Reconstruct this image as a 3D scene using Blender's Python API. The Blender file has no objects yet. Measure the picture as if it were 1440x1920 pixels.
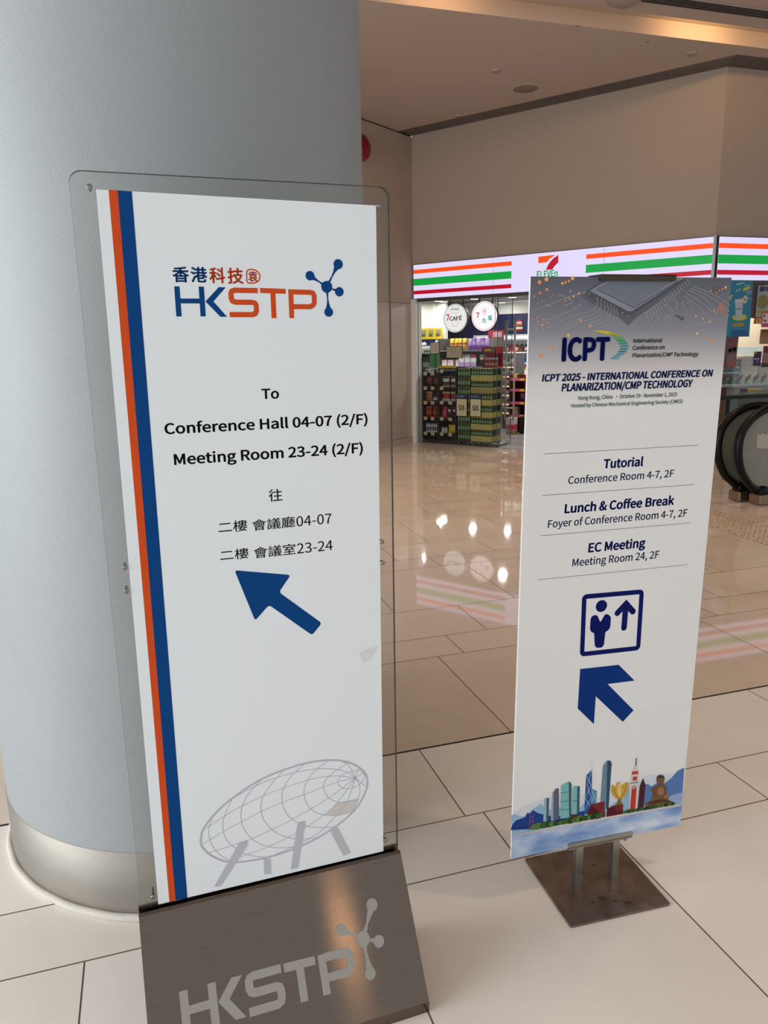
# -*- coding: utf-8 -*-
import bpy, math, random
from mathutils import Vector, Matrix
from mathutils.geometry import tessellate_polygon
random.seed(7)
S = bpy.context.scene
C = S.collection
PI = math.pi
def rad(d): return d * PI / 180

# ------------------------------------------------------------------ camera
cam_data = bpy.data.cameras.new('camera')
cam = bpy.data.objects.new('camera', cam_data); C.objects.link(cam)
cam_data.sensor_fit = 'VERTICAL'; cam_data.sensor_height = 36.0
cam_data.lens = 36.0 * 1413.7 / 1920
cam_data.clip_start = 0.02; cam_data.clip_end = 200
_r = Vector((0.7988, 0.6013, -0.0173)); _u = Vector((-0.1152, 0.1812, 0.9767)); _f = Vector((-0.5905, 0.7782, -0.2140))
cam.matrix_world = Matrix(((_r.x, _u.x, -_f.x, 6.8540), (_r.y, _u.y, -_f.y, -9.8691), (_r.z, _u.z, -_f.z, 1.5000), (0, 0, 0, 1)))
S.camera = cam

# ------------------------------------------------------------------ world, lights, exposure
S.view_settings.view_transform = 'Standard'; S.view_settings.look = 'None'
S.view_settings.gamma = 1.0; S.view_settings.use_curve_mapping = False
S.view_settings.exposure = 0.0
w = bpy.data.worlds.new('daylight'); S.world = w; w.use_nodes = True
bg = w.node_tree.nodes['Background']
bg.inputs['Color'].default_value = (0.88, 0.955, 1.0, 1); bg.inputs['Strength'].default_value = 0.75

def area(name, loc, target, size, power, color, size_y=None, spread=PI):
    d = bpy.data.lights.new(name, 'AREA'); d.energy = power; d.color = color; d.size = size; d.spread = spread
    if size_y: d.shape = 'RECTANGLE'; d.size_y = size_y
    o = bpy.data.objects.new(name, d); C.objects.link(o); o.location = loc
    o.rotation_euler = (Vector(target) - Vector(loc)).to_track_quat('-Z', 'Y').to_euler()
    return o
def spot(name, loc, target, power, color, angle=100, blend=0.8, radius=0.06):
    d = bpy.data.lights.new(name, 'SPOT'); d.energy = power; d.color = color; d.spot_size = rad(angle); d.spot_blend = blend; d.shadow_soft_size = radius
    o = bpy.data.objects.new(name, d); C.objects.link(o); o.location = loc
    o.rotation_euler = (Vector(target) - Vector(loc)).to_track_quat('-Z', 'Y').to_euler()
    return o
WARM = (1.0, 0.68, 0.42)
# daylight through the glazed side of the hall, behind and to the left of the photographer
area('window_daylight', (2.6, -14.0, 1.9), (5.3, -8.6, 0.7), 4.5, 345, (0.93, 0.975, 1.0), 3.0)
# recessed warm downlights over the concourse
for p in [(1.6, -2.2), (3.4, -3.9), (1.4, -4.6), (4.9, -2.2), (6.9, -4.6), (8.0, -7.4)]:
    spot('downlight', (p[0], p[1], 4.44), (p[0], p[1], 0), 104, WARM, 104, 1.0)
area('streak_lamp', (14.16, -12.0, 4.25), (6.0, -8.7, 0.2), 0.15, 4.2, (1.0, 0.62, 0.34))  # unseen warm lamp, added so the sloped steel foot reflects an orange streak
# shop lighting
for p, pw in [((-3.01, 4.0), 9), ((-2.13, 4.0), 9), ((-2.23, 4.36), 6), ((-1.26, 4.02), 20), ((-0.51, 4.22), 24), ((-1.55, 5.40), 8), ((0.9, 1.35), 30), ((-0.9, 1.5), 30), ((2.6, 2.4), 26), ((4.6, 2.6), 26), ((1.0, 3.6), 26)]:
    area('shop_light', (p[0], p[1], 2.405), (p[0], p[1], 0), 0.11, pw, (1.0, 0.97, 0.92))

# ------------------------------------------------------------------ materials
def lin(c):
    c = c / 255.0
    return c / 12.92 if c <= 0.04045 else ((c + 0.055) / 1.055) ** 2.4
def col(rgb): return (lin(rgb[0]), lin(rgb[1]), lin(rgb[2]), 1)
_m = {}
def mat(name, rgb, rough=0.6, metal=0.0, spec=0.5, emit=0.0, alpha=None, noise=0.0, nscale=8.0, bump=0.0, bscale=200.0, stretch=None):
    if name in _m: return _m[name]
    m = bpy.data.materials.new(name); m.use_nodes = True; nt = m.node_tree
    b = nt.nodes['Principled BSDF']
    b.inputs['Base Color'].default_value = col(rgb); b.inputs['Roughness'].default_value = rough
    b.inputs['Metallic'].default_value = metal; b.inputs['Specular IOR Level'].default_value = spec
    if emit:
        b.inputs['Base Color'].default_value = tuple(q * 0.12 for q in col(rgb)[:3]) + (1,)
        b.inputs['Emission Color'].default_value = col(rgb); b.inputs['Emission Strength'].default_value = emit
    if noise or bump:
        tc = nt.nodes.new('ShaderNodeTexCoord'); mp = nt.nodes.new('ShaderNodeMapping'); nt.links.new(tc.outputs['Object'], mp.inputs['Vector'])
        if stretch: mp.inputs['Scale'].default_value = stretch
    if noise:
        n = nt.nodes.new('ShaderNodeTexNoise'); n.inputs['Scale'].default_value = nscale; n.inputs['Detail'].default_value = 6
        nt.links.new(mp.outputs['Vector'], n.inputs['Vector'])
        r = nt.nodes.new('ShaderNodeValToRGB'); c0 = col(rgb)
        r.color_ramp.elements[0].position = 0.3; r.color_ramp.elements[1].position = 0.7
        r.color_ramp.elements[0].color = tuple(v * (1 - noise) for v in c0[:3]) + (1,); r.color_ramp.elements[1].color = tuple(min(1, v * (1 + noise)) for v in c0[:3]) + (1,)
        nt.links.new(n.outputs['Fac'], r.inputs['Fac']); nt.links.new(r.outputs['Color'], b.inputs['Base Color'])
    if bump:
        n2 = nt.nodes.new('ShaderNodeTexNoise'); n2.inputs['Scale'].default_value = bscale; n2.inputs['Detail'].default_value = 3
        nt.links.new(mp.outputs['Vector'], n2.inputs['Vector'])
        bp = nt.nodes.new('ShaderNodeBump'); bp.inputs['Strength'].default_value = bump; bp.inputs['Distance'].default_value = 0.002
        nt.links.new(n2.outputs['Fac'], bp.inputs['Height']); nt.links.new(bp.outputs['Normal'], b.inputs['Normal'])
    _m[name] = m
    return m
def glass(name, rgb, rough=0.0, clear=0.30):
    """thin clear sheet: mostly see-through, with a fresnel reflection"""
    if name in _m: return _m[name]
    m = bpy.data.materials.new(name); m.use_nodes = True; nt = m.node_tree; nt.nodes.clear()
    out = nt.nodes.new('ShaderNodeOutputMaterial'); t = nt.nodes.new('ShaderNodeBsdfTransparent'); g = nt.nodes.new('ShaderNodeBsdfGlossy')
    t.inputs['Color'].default_value = col(rgb); g.inputs['Roughness'].default_value = rough
    f = nt.nodes.new('ShaderNodeFresnel'); f.inputs['IOR'].default_value = 1.35
    ml = nt.nodes.new('ShaderNodeMath'); ml.operation = 'MINIMUM'; ml.inputs[1].default_value = clear
    mx = nt.nodes.new('ShaderNodeMixShader')
    nt.links.new(f.outputs['Fac'], ml.inputs[0]); nt.links.new(ml.outputs[0], mx.inputs['Fac']); nt.links.new(t.outputs[0], mx.inputs[1]); nt.links.new(g.outputs[0], mx.inputs[2]); nt.links.new(mx.outputs[0], out.inputs['Surface'])
    _m[name] = m
    return m

# ------------------------------------------------------------------ mesh builder
def frame(origin, a, b, c):
    a = Vector(a); b = Vector(b); c = Vector(c); o = Vector(origin)
    return Matrix(((a.x, b.x, c.x, o.x), (a.y, b.y, c.y, o.y), (a.z, b.z, c.z, o.z), (0, 0, 0, 1)))
I4 = Matrix.Identity(4)
def rotz(x, y, z, deg): return Matrix.Translation((x, y, z)) @ Matrix.Rotation(rad(deg), 4, 'Z')
class MB:
    def __init__(s, M=None): s.v = []; s.f = []; s.mi = []; s.ms = []; s.sm = []; s.M = M or I4
    def mid(s, m):
        if m not in s.ms: s.ms.append(m)
        return s.ms.index(m)
    def add(s, vs, fs, m, smooth=False):
        k = len(s.v); i = s.mid(m); s.v += [tuple(s.M @ Vector(p)) for p in vs]
        for f in fs: s.f.append(tuple(k + q for q in f)); s.mi.append(i); s.sm.append(smooth)
        return s
    def box(s, x0, x1, y0, y1, z0, z1, m):
        v = [(x0, y0, z0), (x1, y0, z0), (x1, y1, z0), (x0, y1, z0), (x0, y0, z1), (x1, y0, z1), (x1, y1, z1), (x0, y1, z1)]
        return s.add(v, [(0, 3, 2, 1), (4, 5, 6, 7), (0, 1, 5, 4), (1, 2, 6, 5), (2, 3, 7, 6), (3, 0, 4, 7)], m)
    def poly(s, p, c, m, holes=()):
        loops = [[Vector((q[0], q[1], 0)) for q in p]] + [[Vector((q[0], q[1], 0)) for q in h] for h in holes]
        flat = [q for l in loops for q in l]; tris = tessellate_polygon(loops); fs = []
        for t in tris:
            a, b, d = (flat[i] for i in t)
            fs.append(t if (b - a).cross(d - a).z > 0 else (t[0], t[2], t[1]))
        return s.add([(q.x, q.y, c) for q in flat], fs, m)
    def prism(s, p, c0, c1, m):
        ar = sum(p[i][0] * p[(i + 1) % len(p)][1] - p[(i + 1) % len(p)][0] * p[i][1] for i in range(len(p)))
        if ar < 0: p = p[::-1]
        n = len(p); s.poly(p, c1, m)
        k = len(s.f); s.poly(p, c0, m); s.f[k:] = [f[::-1] for f in s.f[k:]]
        return s.add([(q[0], q[1], c0) for q in p] + [(q[0], q[1], c1) for q in p], [(i, (i + 1) % n, n + (i + 1) % n, n + i) for i in range(n)], m)
    def disc(s, x, y, r, c, m, n=28, ry=None):
        return s.poly([(x + r * math.cos(2 * PI * i / n), y + (ry or r) * math.sin(2 * PI * i / n)) for i in range(n)], c, m)
    def ring(s, x, y, r0, r1, c, m, n=40):
        v = []
        for i in range(n):
            a = 2 * PI * i / n; v += [(x + r0 * math.cos(a), y + r0 * math.sin(a), c), (x + r1 * math.cos(a), y + r1 * math.sin(a), c)]
        return s.add(v, [(2 * i, 2 * i + 1, (2 * i + 3) % (2 * n), (2 * i + 2) % (2 * n)) for i in range(n)], m)
    def ribbon(s, p, w, c, m, closed=False, caps=False, w1=None):
        n = len(p); L = []; R = []
        for i in range(n):
            a = Vector(p[(i - 1) % n]) if (closed or i > 0) else None; b = Vector(p[i]); d = Vector(p[(i + 1) % n]) if (closed or i < n - 1) else None
            t1 = (b - a).normalized() if a is not None and (b - a).length > 1e-9 else None; t2 = (d - b).normalized() if d is not None and (d - b).length > 1e-9 else None
            t1 = t1 or t2; t2 = t2 or t1
            n1 = Vector((-t1.y, t1.x)); n2 = Vector((-t2.y, t2.x)); nn = (n1 + n2)
            nn = nn.normalized() if nn.length > 1e-6 else n1
            k = 1 / max(0.35, nn.dot(n1)); ww = w if w1 is None else w + (w1 - w) * i / (n - 1)
            L.append(b + nn * ww * k / 2); R.append(b - nn * ww * k / 2)
        v = [(q.x, q.y, c) for q in L] + [(q.x, q.y, c) for q in R]
        s.add(v, [(i, n + i, n + (i + 1) % n, (i + 1) % n) for i in range(n if closed else n - 1)], m)
        if caps:
            s.disc(p[0][0], p[0][1], w / 2, c, m, 16); s.disc(p[-1][0], p[-1][1], w / 2, c, m, 16)
        return s
    def lathe(s, prof, m, seg=24, c=(0, 0, 0), smooth=True):
        v = []; n = len(prof)
        for i in range(seg):
            a = 2 * PI * i / seg; v += [(c[0] + r * math.cos(a), c[1] + r * math.sin(a), c[2] + z) for r, z in prof]
        return s.add(v, [(i * n + j, ((i + 1) % seg) * n + j, ((i + 1) % seg) * n + j + 1, i * n + j + 1) for i in range(seg) for j in range(n - 1)], m, smooth)
    def tube(s, p, r, m, seg=10, ry=None, closed=False):
        p = [Vector(q) for q in p]; n = len(p); v = []; up0 = None
        for i in range(n):
            t = (p[(i + 1) % n] - p[i - 1]) if closed or 0 < i < n - 1 else (p[1] - p[0] if i == 0 else p[-1] - p[-2])
            t.normalize()
            if up0 is None: up0 = Vector((0, 0, 1)) if abs(t.z) < 0.9 else Vector((0, 1, 0))
            a = (up0 - t * up0.dot(t)).normalized(); up0 = a; b = t.cross(a)
            for k in range(seg):
                q = 2 * PI * k / seg; v.append(tuple(p[i] + a * r * math.cos(q) + b * (ry or r) * math.sin(q)))
        f = [(i * seg + k, i * seg + (k + 1) % seg, ((i + 1) % n) * seg + (k + 1) % seg, ((i + 1) % n) * seg + k) for i in range(n if closed else n - 1) for k in range(seg)]
        if not closed: f += [tuple(range(seg))[::-1], tuple((n - 1) * seg + k for k in range(seg))]
        return s.add(v, f, m, True)
    def text(s, body, c, m, x0, x1, yb, cap, weight=0.0, shear=0.0, bbox=None, space=1.0):
        v, f, bb = glyphs(body, weight, shear, space)
        if bbox:
            bx0, by0, bx1, by1 = bbox; sx = (bx1 - bx0) / (bb[2] - bb[0]); sy = (by1 - by0) / (bb[3] - bb[1])
            return s.add([(bx0 + (x - bb[0]) * sx, by0 + (y - bb[1]) * sy, c) for x, y in v], f, m)
        sx = (x1 - x0) / (bb[2] - bb[0]); sy = cap / CAP
        return s.add([(x0 + (x - bb[0]) * sx, yb + y * sy, c) for x, y in v], f, m)
    def build(s, name, parent=None, bevel=0.0, **props):
        me = bpy.data.meshes.new(name); me.from_pydata(s.v, [], s.f)
        for m in s.ms: me.materials.append(m)
        me.polygons.foreach_set('material_index', s.mi); me.polygons.foreach_set('use_smooth', s.sm); me.update()
        o = bpy.data.objects.new(name, me); C.objects.link(o)
        if parent: o.parent = parent
        if bevel:
            bv = o.modifiers.new('bevel', 'BEVEL'); bv.width = bevel; bv.segments = 2; bv.limit_method = 'ANGLE'
        for k, q in props.items(): o[k] = q
        return o
_g = {}
try: FONT = bpy.data.fonts.load(bpy.utils.system_resource('DATAFILES', path='fonts') + '/Noto Sans CJK Regular.woff2')   # a font shipped inside Blender
except Exception: FONT = None
def glyphs(body, weight, shear, space=1.0):
    key = (body, weight, shear, space)
    if key in _g: return _g[key]
    cu = bpy.data.curves.new('t', 'FONT'); cu.body = body; cu.font = FONT or cu.font; cu.shear = shear; cu.resolution_u = 4; cu.fill_mode = 'FRONT'; cu.space_character = space
    o = bpy.data.objects.new('t', cu); C.objects.link(o)
    dg = bpy.context.evaluated_depsgraph_get(); me = bpy.data.meshes.new_from_object(o.evaluated_get(dg))
    v = [(q.co.x, q.co.y) for q in me.vertices]; f = [tuple(p.vertices) for p in me.polygons]
    f = [q if (lambda a, b, d: (b[0] - a[0]) * (d[1] - a[1]) - (b[1] - a[1]) * (d[0] - a[0]))(v[q[0]], v[q[1]], v[q[2]]) > 0 else q[::-1] for q in f]
    if weight > 0.0005:                                     # heavier strokes: the same outlines laid down again, shifted all round
        k = len(v); V0, F0 = list(v), list(f); n = 8
        for i in range(n):
            dx, dy = weight * math.cos(2 * PI * i / n), weight * .8 * math.sin(2 * PI * i / n)
            f += [tuple(q + len(v) for q in t) for t in F0]; v += [(q[0] + dx, q[1] + dy) for q in V0]
    bb = (min(q[0] for q in v), min(q[1] for q in v), max(q[0] for q in v), max(q[1] for q in v))
    bpy.data.objects.remove(o); bpy.data.curves.remove(cu); bpy.data.meshes.remove(me)
    _g[key] = (v, f, bb)
    return _g[key]
CAP = glyphs('H', 0, 0)[2][3]
def round_poly(p, r, n=5):
    out = []; k = len(p)
    for i in range(k):
        a = Vector(p[i - 1]); b = Vector(p[i]); d = Vector(p[(i + 1) % k])
        q = min(r, (a - b).length * 0.45, (d - b).length * 0.45); s = b + (a - b).normalized() * q; e = b + (d - b).normalized() * q
        for j in range(n + 1):
            t = j / n; out.append(tuple(s * (1 - t) ** 2 + b * 2 * t * (1 - t) + e * t * t))
    return out
def smooth(p, n=6, closed=False):
    out = []; k = len(p)
    for i in range(k if closed else k - 1):
        g = (lambda j: Vector(p[j % k])) if closed else (lambda j: Vector(p[max(0, min(k - 1, j))]))
        a, b, c, d = g(i - 1), g(i), g(i + 1), g(i + 2)
        for j in range(n):
            t = j / n; out.append(tuple(0.5 * ((2 * b) + (c - a) * t + (2 * a - 5 * b + 4 * c - d) * t * t + (3 * b - a - 3 * c + d) * t ** 3)))
    if not closed: out.append(tuple(p[-1]))
    return out
def empty(name, loc, label, cat, rz=0, group=None):
    o = bpy.data.objects.new(name, None); C.objects.link(o); o.location = loc; o.rotation_euler = (0, 0, rad(rz)); o.empty_display_size = 0.1
    return tag(o, label, cat, group)
def tag(o, label, cat, group=None):
    o['label'] = label; o['category'] = cat
    if group: o['group'] = group
    return o
def dup(o, loc=None, label=None, rz=None, parent=None):
    c = o.copy(); C.objects.link(c); c.parent = parent
    if loc is not None: c.location = loc
    if rz is not None: c.rotation_euler = (0, 0, rad(rz))
    if label: c['label'] = label
    for ch in o.children: dup(ch, parent=c)
    return c

# ------------------------------------------------------------------ setting: floor, walls, ceiling
T1 = Vector((0.5814, 0.8137, 0.0000)); T2 = Vector((-0.8137, 0.5814, 0.0000))
TA = math.degrees(math.atan2(T1.y, T1.x))
UV = Matrix.Rotation(rad(TA), 4, 'Z')          # floor-tile axes: u along the joints, v across (towards the far left)
def tile_mat(name, rgb, rough):
    m = mat(name, rgb, rough, spec=0.5, noise=0.05, nscale=2.5)
    nt = m.node_tree; b = nt.nodes['Principled BSDF']
    tc = nt.nodes.new('ShaderNodeTexCoord'); n = nt.nodes.new('ShaderNodeTexNoise'); n.inputs['Scale'].default_value = 5; n.inputs['Detail'].default_value = 4
    nt.links.new(tc.outputs['Object'], n.inputs['Vector'])
    r = nt.nodes.new('ShaderNodeMapRange'); r.inputs['To Min'].default_value = rough * 0.7; r.inputs['To Max'].default_value = rough * 1.4
    nt.links.new(n.outputs['Fac'], r.inputs['Value']); nt.links.new(r.outputs['Result'], b.inputs['Roughness'])
    return m
POL = [tile_mat('polished_tile_%d' % i, c, 0.035) for i, c in enumerate([(222, 206, 190), (218, 202, 186), (225, 209, 194)])]
HON = [tile_mat('honed_tile_%d' % i, c, 0.38) for i, c in enumerate([(236, 229, 221), (233, 226, 217), (239, 232, 224)])]
GROUT = mat('grout', (128, 104, 86), 0.9); JOINT = mat('expansion_joint', (38, 34, 32), 0.8)
V = [-9.540 - 1.487 * k + d for k in range(5, 0, -1) for d in (0, 0.245, 0.685)] + [-9.540, -9.297, -8.858, -8.060, -7.812, -7.395, -6.605, -6.372, -5.970, -5.215, -4.98, -4.57]
V += [-4.57 + 1.487 * k + d for k in range(0, 9) for d in (0.79, 1.03, 1.487)]
known = {-9.540: None, -10.342: -2.769, -9.297: -3.159, -8.858: -2.768, -8.060: -2.628, -7.812: -2.386, -7.395: -2.003, -6.605: -2.174, -6.372: -1.65, -5.970: -2.02}
fl = MB(UV)
U0, U1 = -12.0, 14.0
rng = random.Random(3)
for i in range(len(V) - 1):
    v0, v1 = V[i], V[i + 1]
    us = None
    if abs(v0 + 9.540) < 0.003: base, step = -3.095, 0.93
    else:
        base = next((known[k] for k in known if abs(k - v0) < 0.02 and known[k] is not None), rng.uniform(-3, -2.2)); step = 0.768
    j = math.floor((U0 - base) / step); us = []
    while base + j * step < U1: us.append(base + j * step); j += 1
    for k in range(len(us) - 1):
        g = 0.0022; gb = 0.009 if abs(v0 + 8.858) < 0.003 else g; gt = 0.0022
        P = POL if v0 > -8.9 + 0.02 else HON
        fl.add([(us[k] + g, v0 + gb, 0), (us[k + 1] - g, v0 + gb, 0), (us[k + 1] - g, v1 - gt, 0), (us[k] + g, v1 - gt, 0)], [(0, 1, 2, 3)], P[rng.randrange(3)])
fl.add([(U0, V[0], -0.0012), (U1, V[0], -0.0012), (U1, V[-1], -0.0012), (U0, V[-1], -0.0012)], [(0, 1, 2, 3)], GROUT)
fl.add([(U0, -8.862, -0.0006), (U1, -8.862, -0.0006), (U1, -8.846, -0.0006), (U0, -8.846, -0.0006)], [(0, 1, 2, 3)], JOINT)
fl.build('floor', kind='structure', label='cream stone tile floor in staggered rows with a dark joint')

ZC = 4.519; SB = 2.20                          # ceiling height, underside of the shop sign
WALL = mat('painted_wall', (170, 152, 137), 0.7, bump=0.05, bscale=60)
CEIL = mat('painted_ceiling', (180, 163, 151), 0.8)
PANEL = mat('wall_panel', (182, 167, 157), 0.35, spec=0.4)
DARK = mat('dark_recess', (46, 42, 40), 0.8)
RC = rotz(4.35, 0, 0, TA)                      # shop front to the right of the corner, along the tile axis
wb = MB(); wb.box(0, 4.35, 0.0, 0.16, SB + 0.51, ZC + 0.25, WALL); wb.build('wall_back', kind='structure')
wr = MB(RC); wr.box(0, 7, 0.0, 0.16, SB + 0.51, ZC + 0.25, WALL); wr.build('wall_right', kind='structure')
wl_ = MB()
wl_.box(-0.2, 0, -4.4, 0, 0.10, 2.135, PANEL); wl_.box(-0.2, 0, -4.4, 0, 2.140, ZC - 0.02, WALL); wl_.box(-0.19, -0.012, -4.388, 0, 0, ZC + 0.2, DARK)
wl_.build('wall_left', kind='structure')
tr = MB(); tr.box(-0.1, 0.012, -4.4, -0.002, 0.0, 0.095, PANEL); tr.build('baseboard_left', kind='structure')
tr = MB(); tr.box(0.0, 0.085, -0.06, 0.10, 0.0, SB, mat('white_reveal', (214, 212, 210), 0.5)); tr.build('trim_1', kind='structure', label='white end post beside the shop glass')
# ceiling: main field up to the light cove, with the air slot left open along the walls
VC = -4.09; SL = 0.335
ce = MB()
far = [Vector((-6, -SL)), Vector((4.35 + 0.02, -SL))]
d = T1.xy
b0 = Vector((4.35, -0.0)) + Vector((d.y, -d.x)) * SL
corner = Vector((4.35 + SL * math.tan(rad(TA / 2)) * 0 + 0.172, -SL))
r_end = corner + d * 9
def vpt(u, v): q = T1.xy * u + T2.xy * v; return Vector((q.x, q.y))
ue = (r_end - vpt(0, VC)).dot(T1.xy)
ce_poly = [(-0.012, -SL), tuple(corner), tuple(r_end), tuple(vpt(ue, VC)), (-0.012, -7.057)]
ce.prism(ce_poly, ZC, ZC + 0.08, CEIL)
ce.M = UV
ce.box(-9, 13, -13.5, -4.52, ZC, ZC + 0.08, CEIL)                       # nearer field, this side of the cove
ce.box(-9, 13, -4.52, -4.50, ZC, ZC + 0.20, CEIL)
ce.box(-9, 13, -4.55, VC + 0.06, ZC + 0.15, ZC + 0.20, CEIL)
ce.box(-9, 13, VC + 0.001, VC + 0.04, ZC + 0.01, ZC + 0.16, CEIL)
ce.M = I4
ce.box(-0.3, 4.6, -SL - 0.1, 0.1, ZC + 0.16, ZC + 0.2, DARK)
ce.build('ceiling', kind='structure')
for u0, ln, pw in [(-1.25, 0.7, 2.6), (1.62, 0.75, 5.0), (-0.1, 1.6, 0.7), (3.1, 1.9, 2.0), (-3.6, 2.4, 1.5), (5.6, 2.0, 1.5)]:     # warm strip lamps lying in the cove, shining at its far face
    p = vpt(u0, -4.47); o = area('cove_strip', (p.x, p.y, ZC + 0.045), (p.x + T2.x * 0.4, p.y + T2.y * 0.4, ZC + 0.085), ln, pw, (1.0, 0.60, 0.26), 0.03)
sl = MB()
SLAT = mat('slot_slat', (104, 92, 84), 0.5, noise=0.2, nscale=1.2)
for k in range(9):
    y0 = -SL + 0.012 + k * 0.036
    sl.box(0.0, 4.35 - y0 * .514, y0, y0 + 0.012, ZC - 0.002, ZC + 0.05, SLAT)
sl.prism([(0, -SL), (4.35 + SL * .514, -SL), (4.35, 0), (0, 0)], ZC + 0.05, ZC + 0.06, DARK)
tag(sl.build('air_slot'), 'long brown slatted air slot where ceiling meets the shop wall', 'air vent')
sl = MB(RC)
for k in range(9):
    y0 = -SL + 0.012 + k * 0.036
    sl.box(y0 * .514, 7, y0, y0 + 0.012, ZC - 0.002, ZC + 0.05, SLAT)
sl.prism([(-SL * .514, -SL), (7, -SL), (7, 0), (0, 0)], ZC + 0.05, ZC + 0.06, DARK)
tag(sl.build('air_slot'), 'short slatted air slot turning right past the wall corner', 'air vent')
gr = MB(UV)
GB = mat('black_slot', (24, 22, 22), 0.7)
gr.box(-6, 8, -4.885, -4.735, ZC - 0.012, ZC - 0.001, mat('grille_frame', (168, 158, 150), 0.5))
for k in range(4): gr.box(-6, 8, -4.872 + k * 0.036, -4.872 + k * 0.036 + 0.022, ZC - 0.016, ZC - 0.011, GB)
tag(gr.build('linear_grille'), 'linear grille of black slots in the ceiling, top right', 'air vent')
SPK = mat('speaker_mesh', (128, 112, 98), 0.7, noise=0.15, nscale=400)
def ceil_disc(name, x, y, r, label, cat, h=0.008, m=None, group=None):
    o = MB(); o.lathe([(0, -h), (r * 0.93, -h), (r, -h * 0.4), (r, 0)], m or SPK, 32, (x, y, ZC)); o.lathe([(r, -h * 0.5), (r * 1.08, -h * 0.3), (r * 1.08, 0)], CEIL, 32, (x, y, ZC))
    return tag(o.build(name), label, cat, group)
ceil_disc('ceiling_speaker', 2.2474, -0.8217, 0.150, 'large round brown ceiling speaker before the air slot', 'speaker')
CAPM = mat('sprinkler_cap', (152, 137, 125), 0.6); 
ceil_disc('sprinkler_cap', 2.2730, -1.5984, 0.045, 'small white ceiling cap left of and nearer than the speaker', 'sprinkler', 0.014, CAPM, 'ceiling caps')
ceil_disc('sprinkler_cap', 4.1465, -0.6919, 0.050, 'small white ceiling cap near the bend of the air slot', 'sprinkler', 0.016, CAPM, 'ceiling caps')
ceil_disc('sprinkler_cap', 1.0513, -0.4031, 0.045, 'small white ceiling cap beside the left end of the air slot', 'sprinkler', 0.014, CAPM, 'ceiling caps')
ceil_disc('sensor_dot', 3.4819, -2.1702, 0.018, 'tiny dark dot in the ceiling, left of two near the lit cove', 'sensor', 0.006, SPK, 'ceiling dots')
ceil_disc('sensor_dot', 3.8863, -1.3403, 0.018, 'tiny dark dot in the ceiling, right of two near the lit cove', 'sensor', 0.006, SPK, 'ceiling dots')
fx = MB(); fx.lathe([(0, -0.05), (0.10, -0.045), (0.15, -0.02), (0.16, 0)], mat('fixture', (150, 135, 123), 0.4), 32, (4.0527, -2.4591, ZC))
tag(fx.build('ceiling_fixture'), 'round pale ceiling fixture cut by the top edge', 'ceiling fixture')
# fire bell on the left wall
b = empty('alarm_bell', (0, -1.2400, 4.13), 'red round fire alarm bell behind the column', 'alarm bell')
RED = mat('bell_red', (128, 10, 18), 0.25)
M_ = Matrix.Rotation(PI / 2, 4, 'Y')
x = MB(M_); x.lathe([(0.06, 0.0), (0.06, 0.03), (0, 0.03)], mat('bell_back', (90, 14, 18), 0.5), 24); x.build('back_plate', b)
x = MB(M_); x.lathe([(0.165, 0.028), (0.17, 0.036), (0.155, 0.075), (0.11, 0.105), (0.05, 0.12), (0, 0.122)], RED, 40); x.build('gong', b)

# ------------------------------------------------------------------ round column
colm = empty('round_column', (4.914, -8.378, 0), 'thick round grey painted column with a steel band at its foot', 'column')
cp = mat('column_paint', (154, 159, 162), 0.5, bump=0.30, bscale=330, noise=0.025, nscale=3)
x = MB(); x.lathe([(0.5985, 0.198), (0.5985, ZC - 0.001)], cp, 128); x.build('shaft', colm)
x = MB(); x.lathe([(0.601, 0.010), (0.601, 0.199), (0.598, 0.2005)], mat('steel_band', (146, 140, 132), 0.5, 0.55, noise=0.10, nscale=5, stretch=(1, 1, 3)), 128); x.build('steel_band', colm, label='scuffed stainless steel foot band')
x = MB()
pr = []
for i in range(160):
    a = 2 * PI * i / 160; r_ = 0.608 + 0.002 * math.sin(i * 0.7) * math.sin(i * 0.37); pr.append((r_ * math.cos(a), r_ * math.sin(a), 0.008))
x.tube(pr, 0.011, mat('sealant', (208, 203, 194), 0.8, bump=0.5, bscale=120), 8, closed=True); x.build('sealant_bead', colm, label='white sealant bead')
# ------------------------------------------------------------------ directional sign in front of the column
A1 = 56.3; L1 = rad(0.3)
s1 = empty('directional_sign', (5.88, -8.559, 0), 'tall white direction poster behind clear acrylic on a sloped steel foot, by the column', 'sign', A1)
F1 = frame((0, 0, 0.30), (1, 0, 0), (0, -math.sin(L1), math.cos(L1)), (0, -math.cos(L1), -math.sin(L1)))
F1[0][2] = 0
# c grows towards the viewer
STEEL = mat('brushed_steel', (112, 99, 89), 0.115, 0.9, noise=0.07, nscale=30, stretch=(0.6, 1, 14), bump=0.012, bscale=220)
STEELB = mat('plain_steel', (150, 144, 138), 0.28, 0.9)
PAPER = mat('white_poster', (238, 243, 246), 0.55, spec=0.2)
BLUE = mat('print_blue', (0, 66, 130), 0.5, spec=0.12); ORANGE = mat('print_orange', (214, 80, 32), 0.5, spec=0.12); BLACK = mat('print_black', (12, 11, 14), 0.5, spec=0.12)
LGREY = mat('print_grey', (186, 189, 198), 0.55, spec=0.3); LGREY2 = mat('print_pale_grey', (192, 196, 202), 0.55, spec=0.3); PINK = mat('print_blush', (214, 209, 206), 0.55, spec=0.3)
ACR = glass('acrylic', (248, 248, 246), 0.02, 0.12); ACE = mat('acrylic_edge', (50, 56, 53), 0.4)
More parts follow.
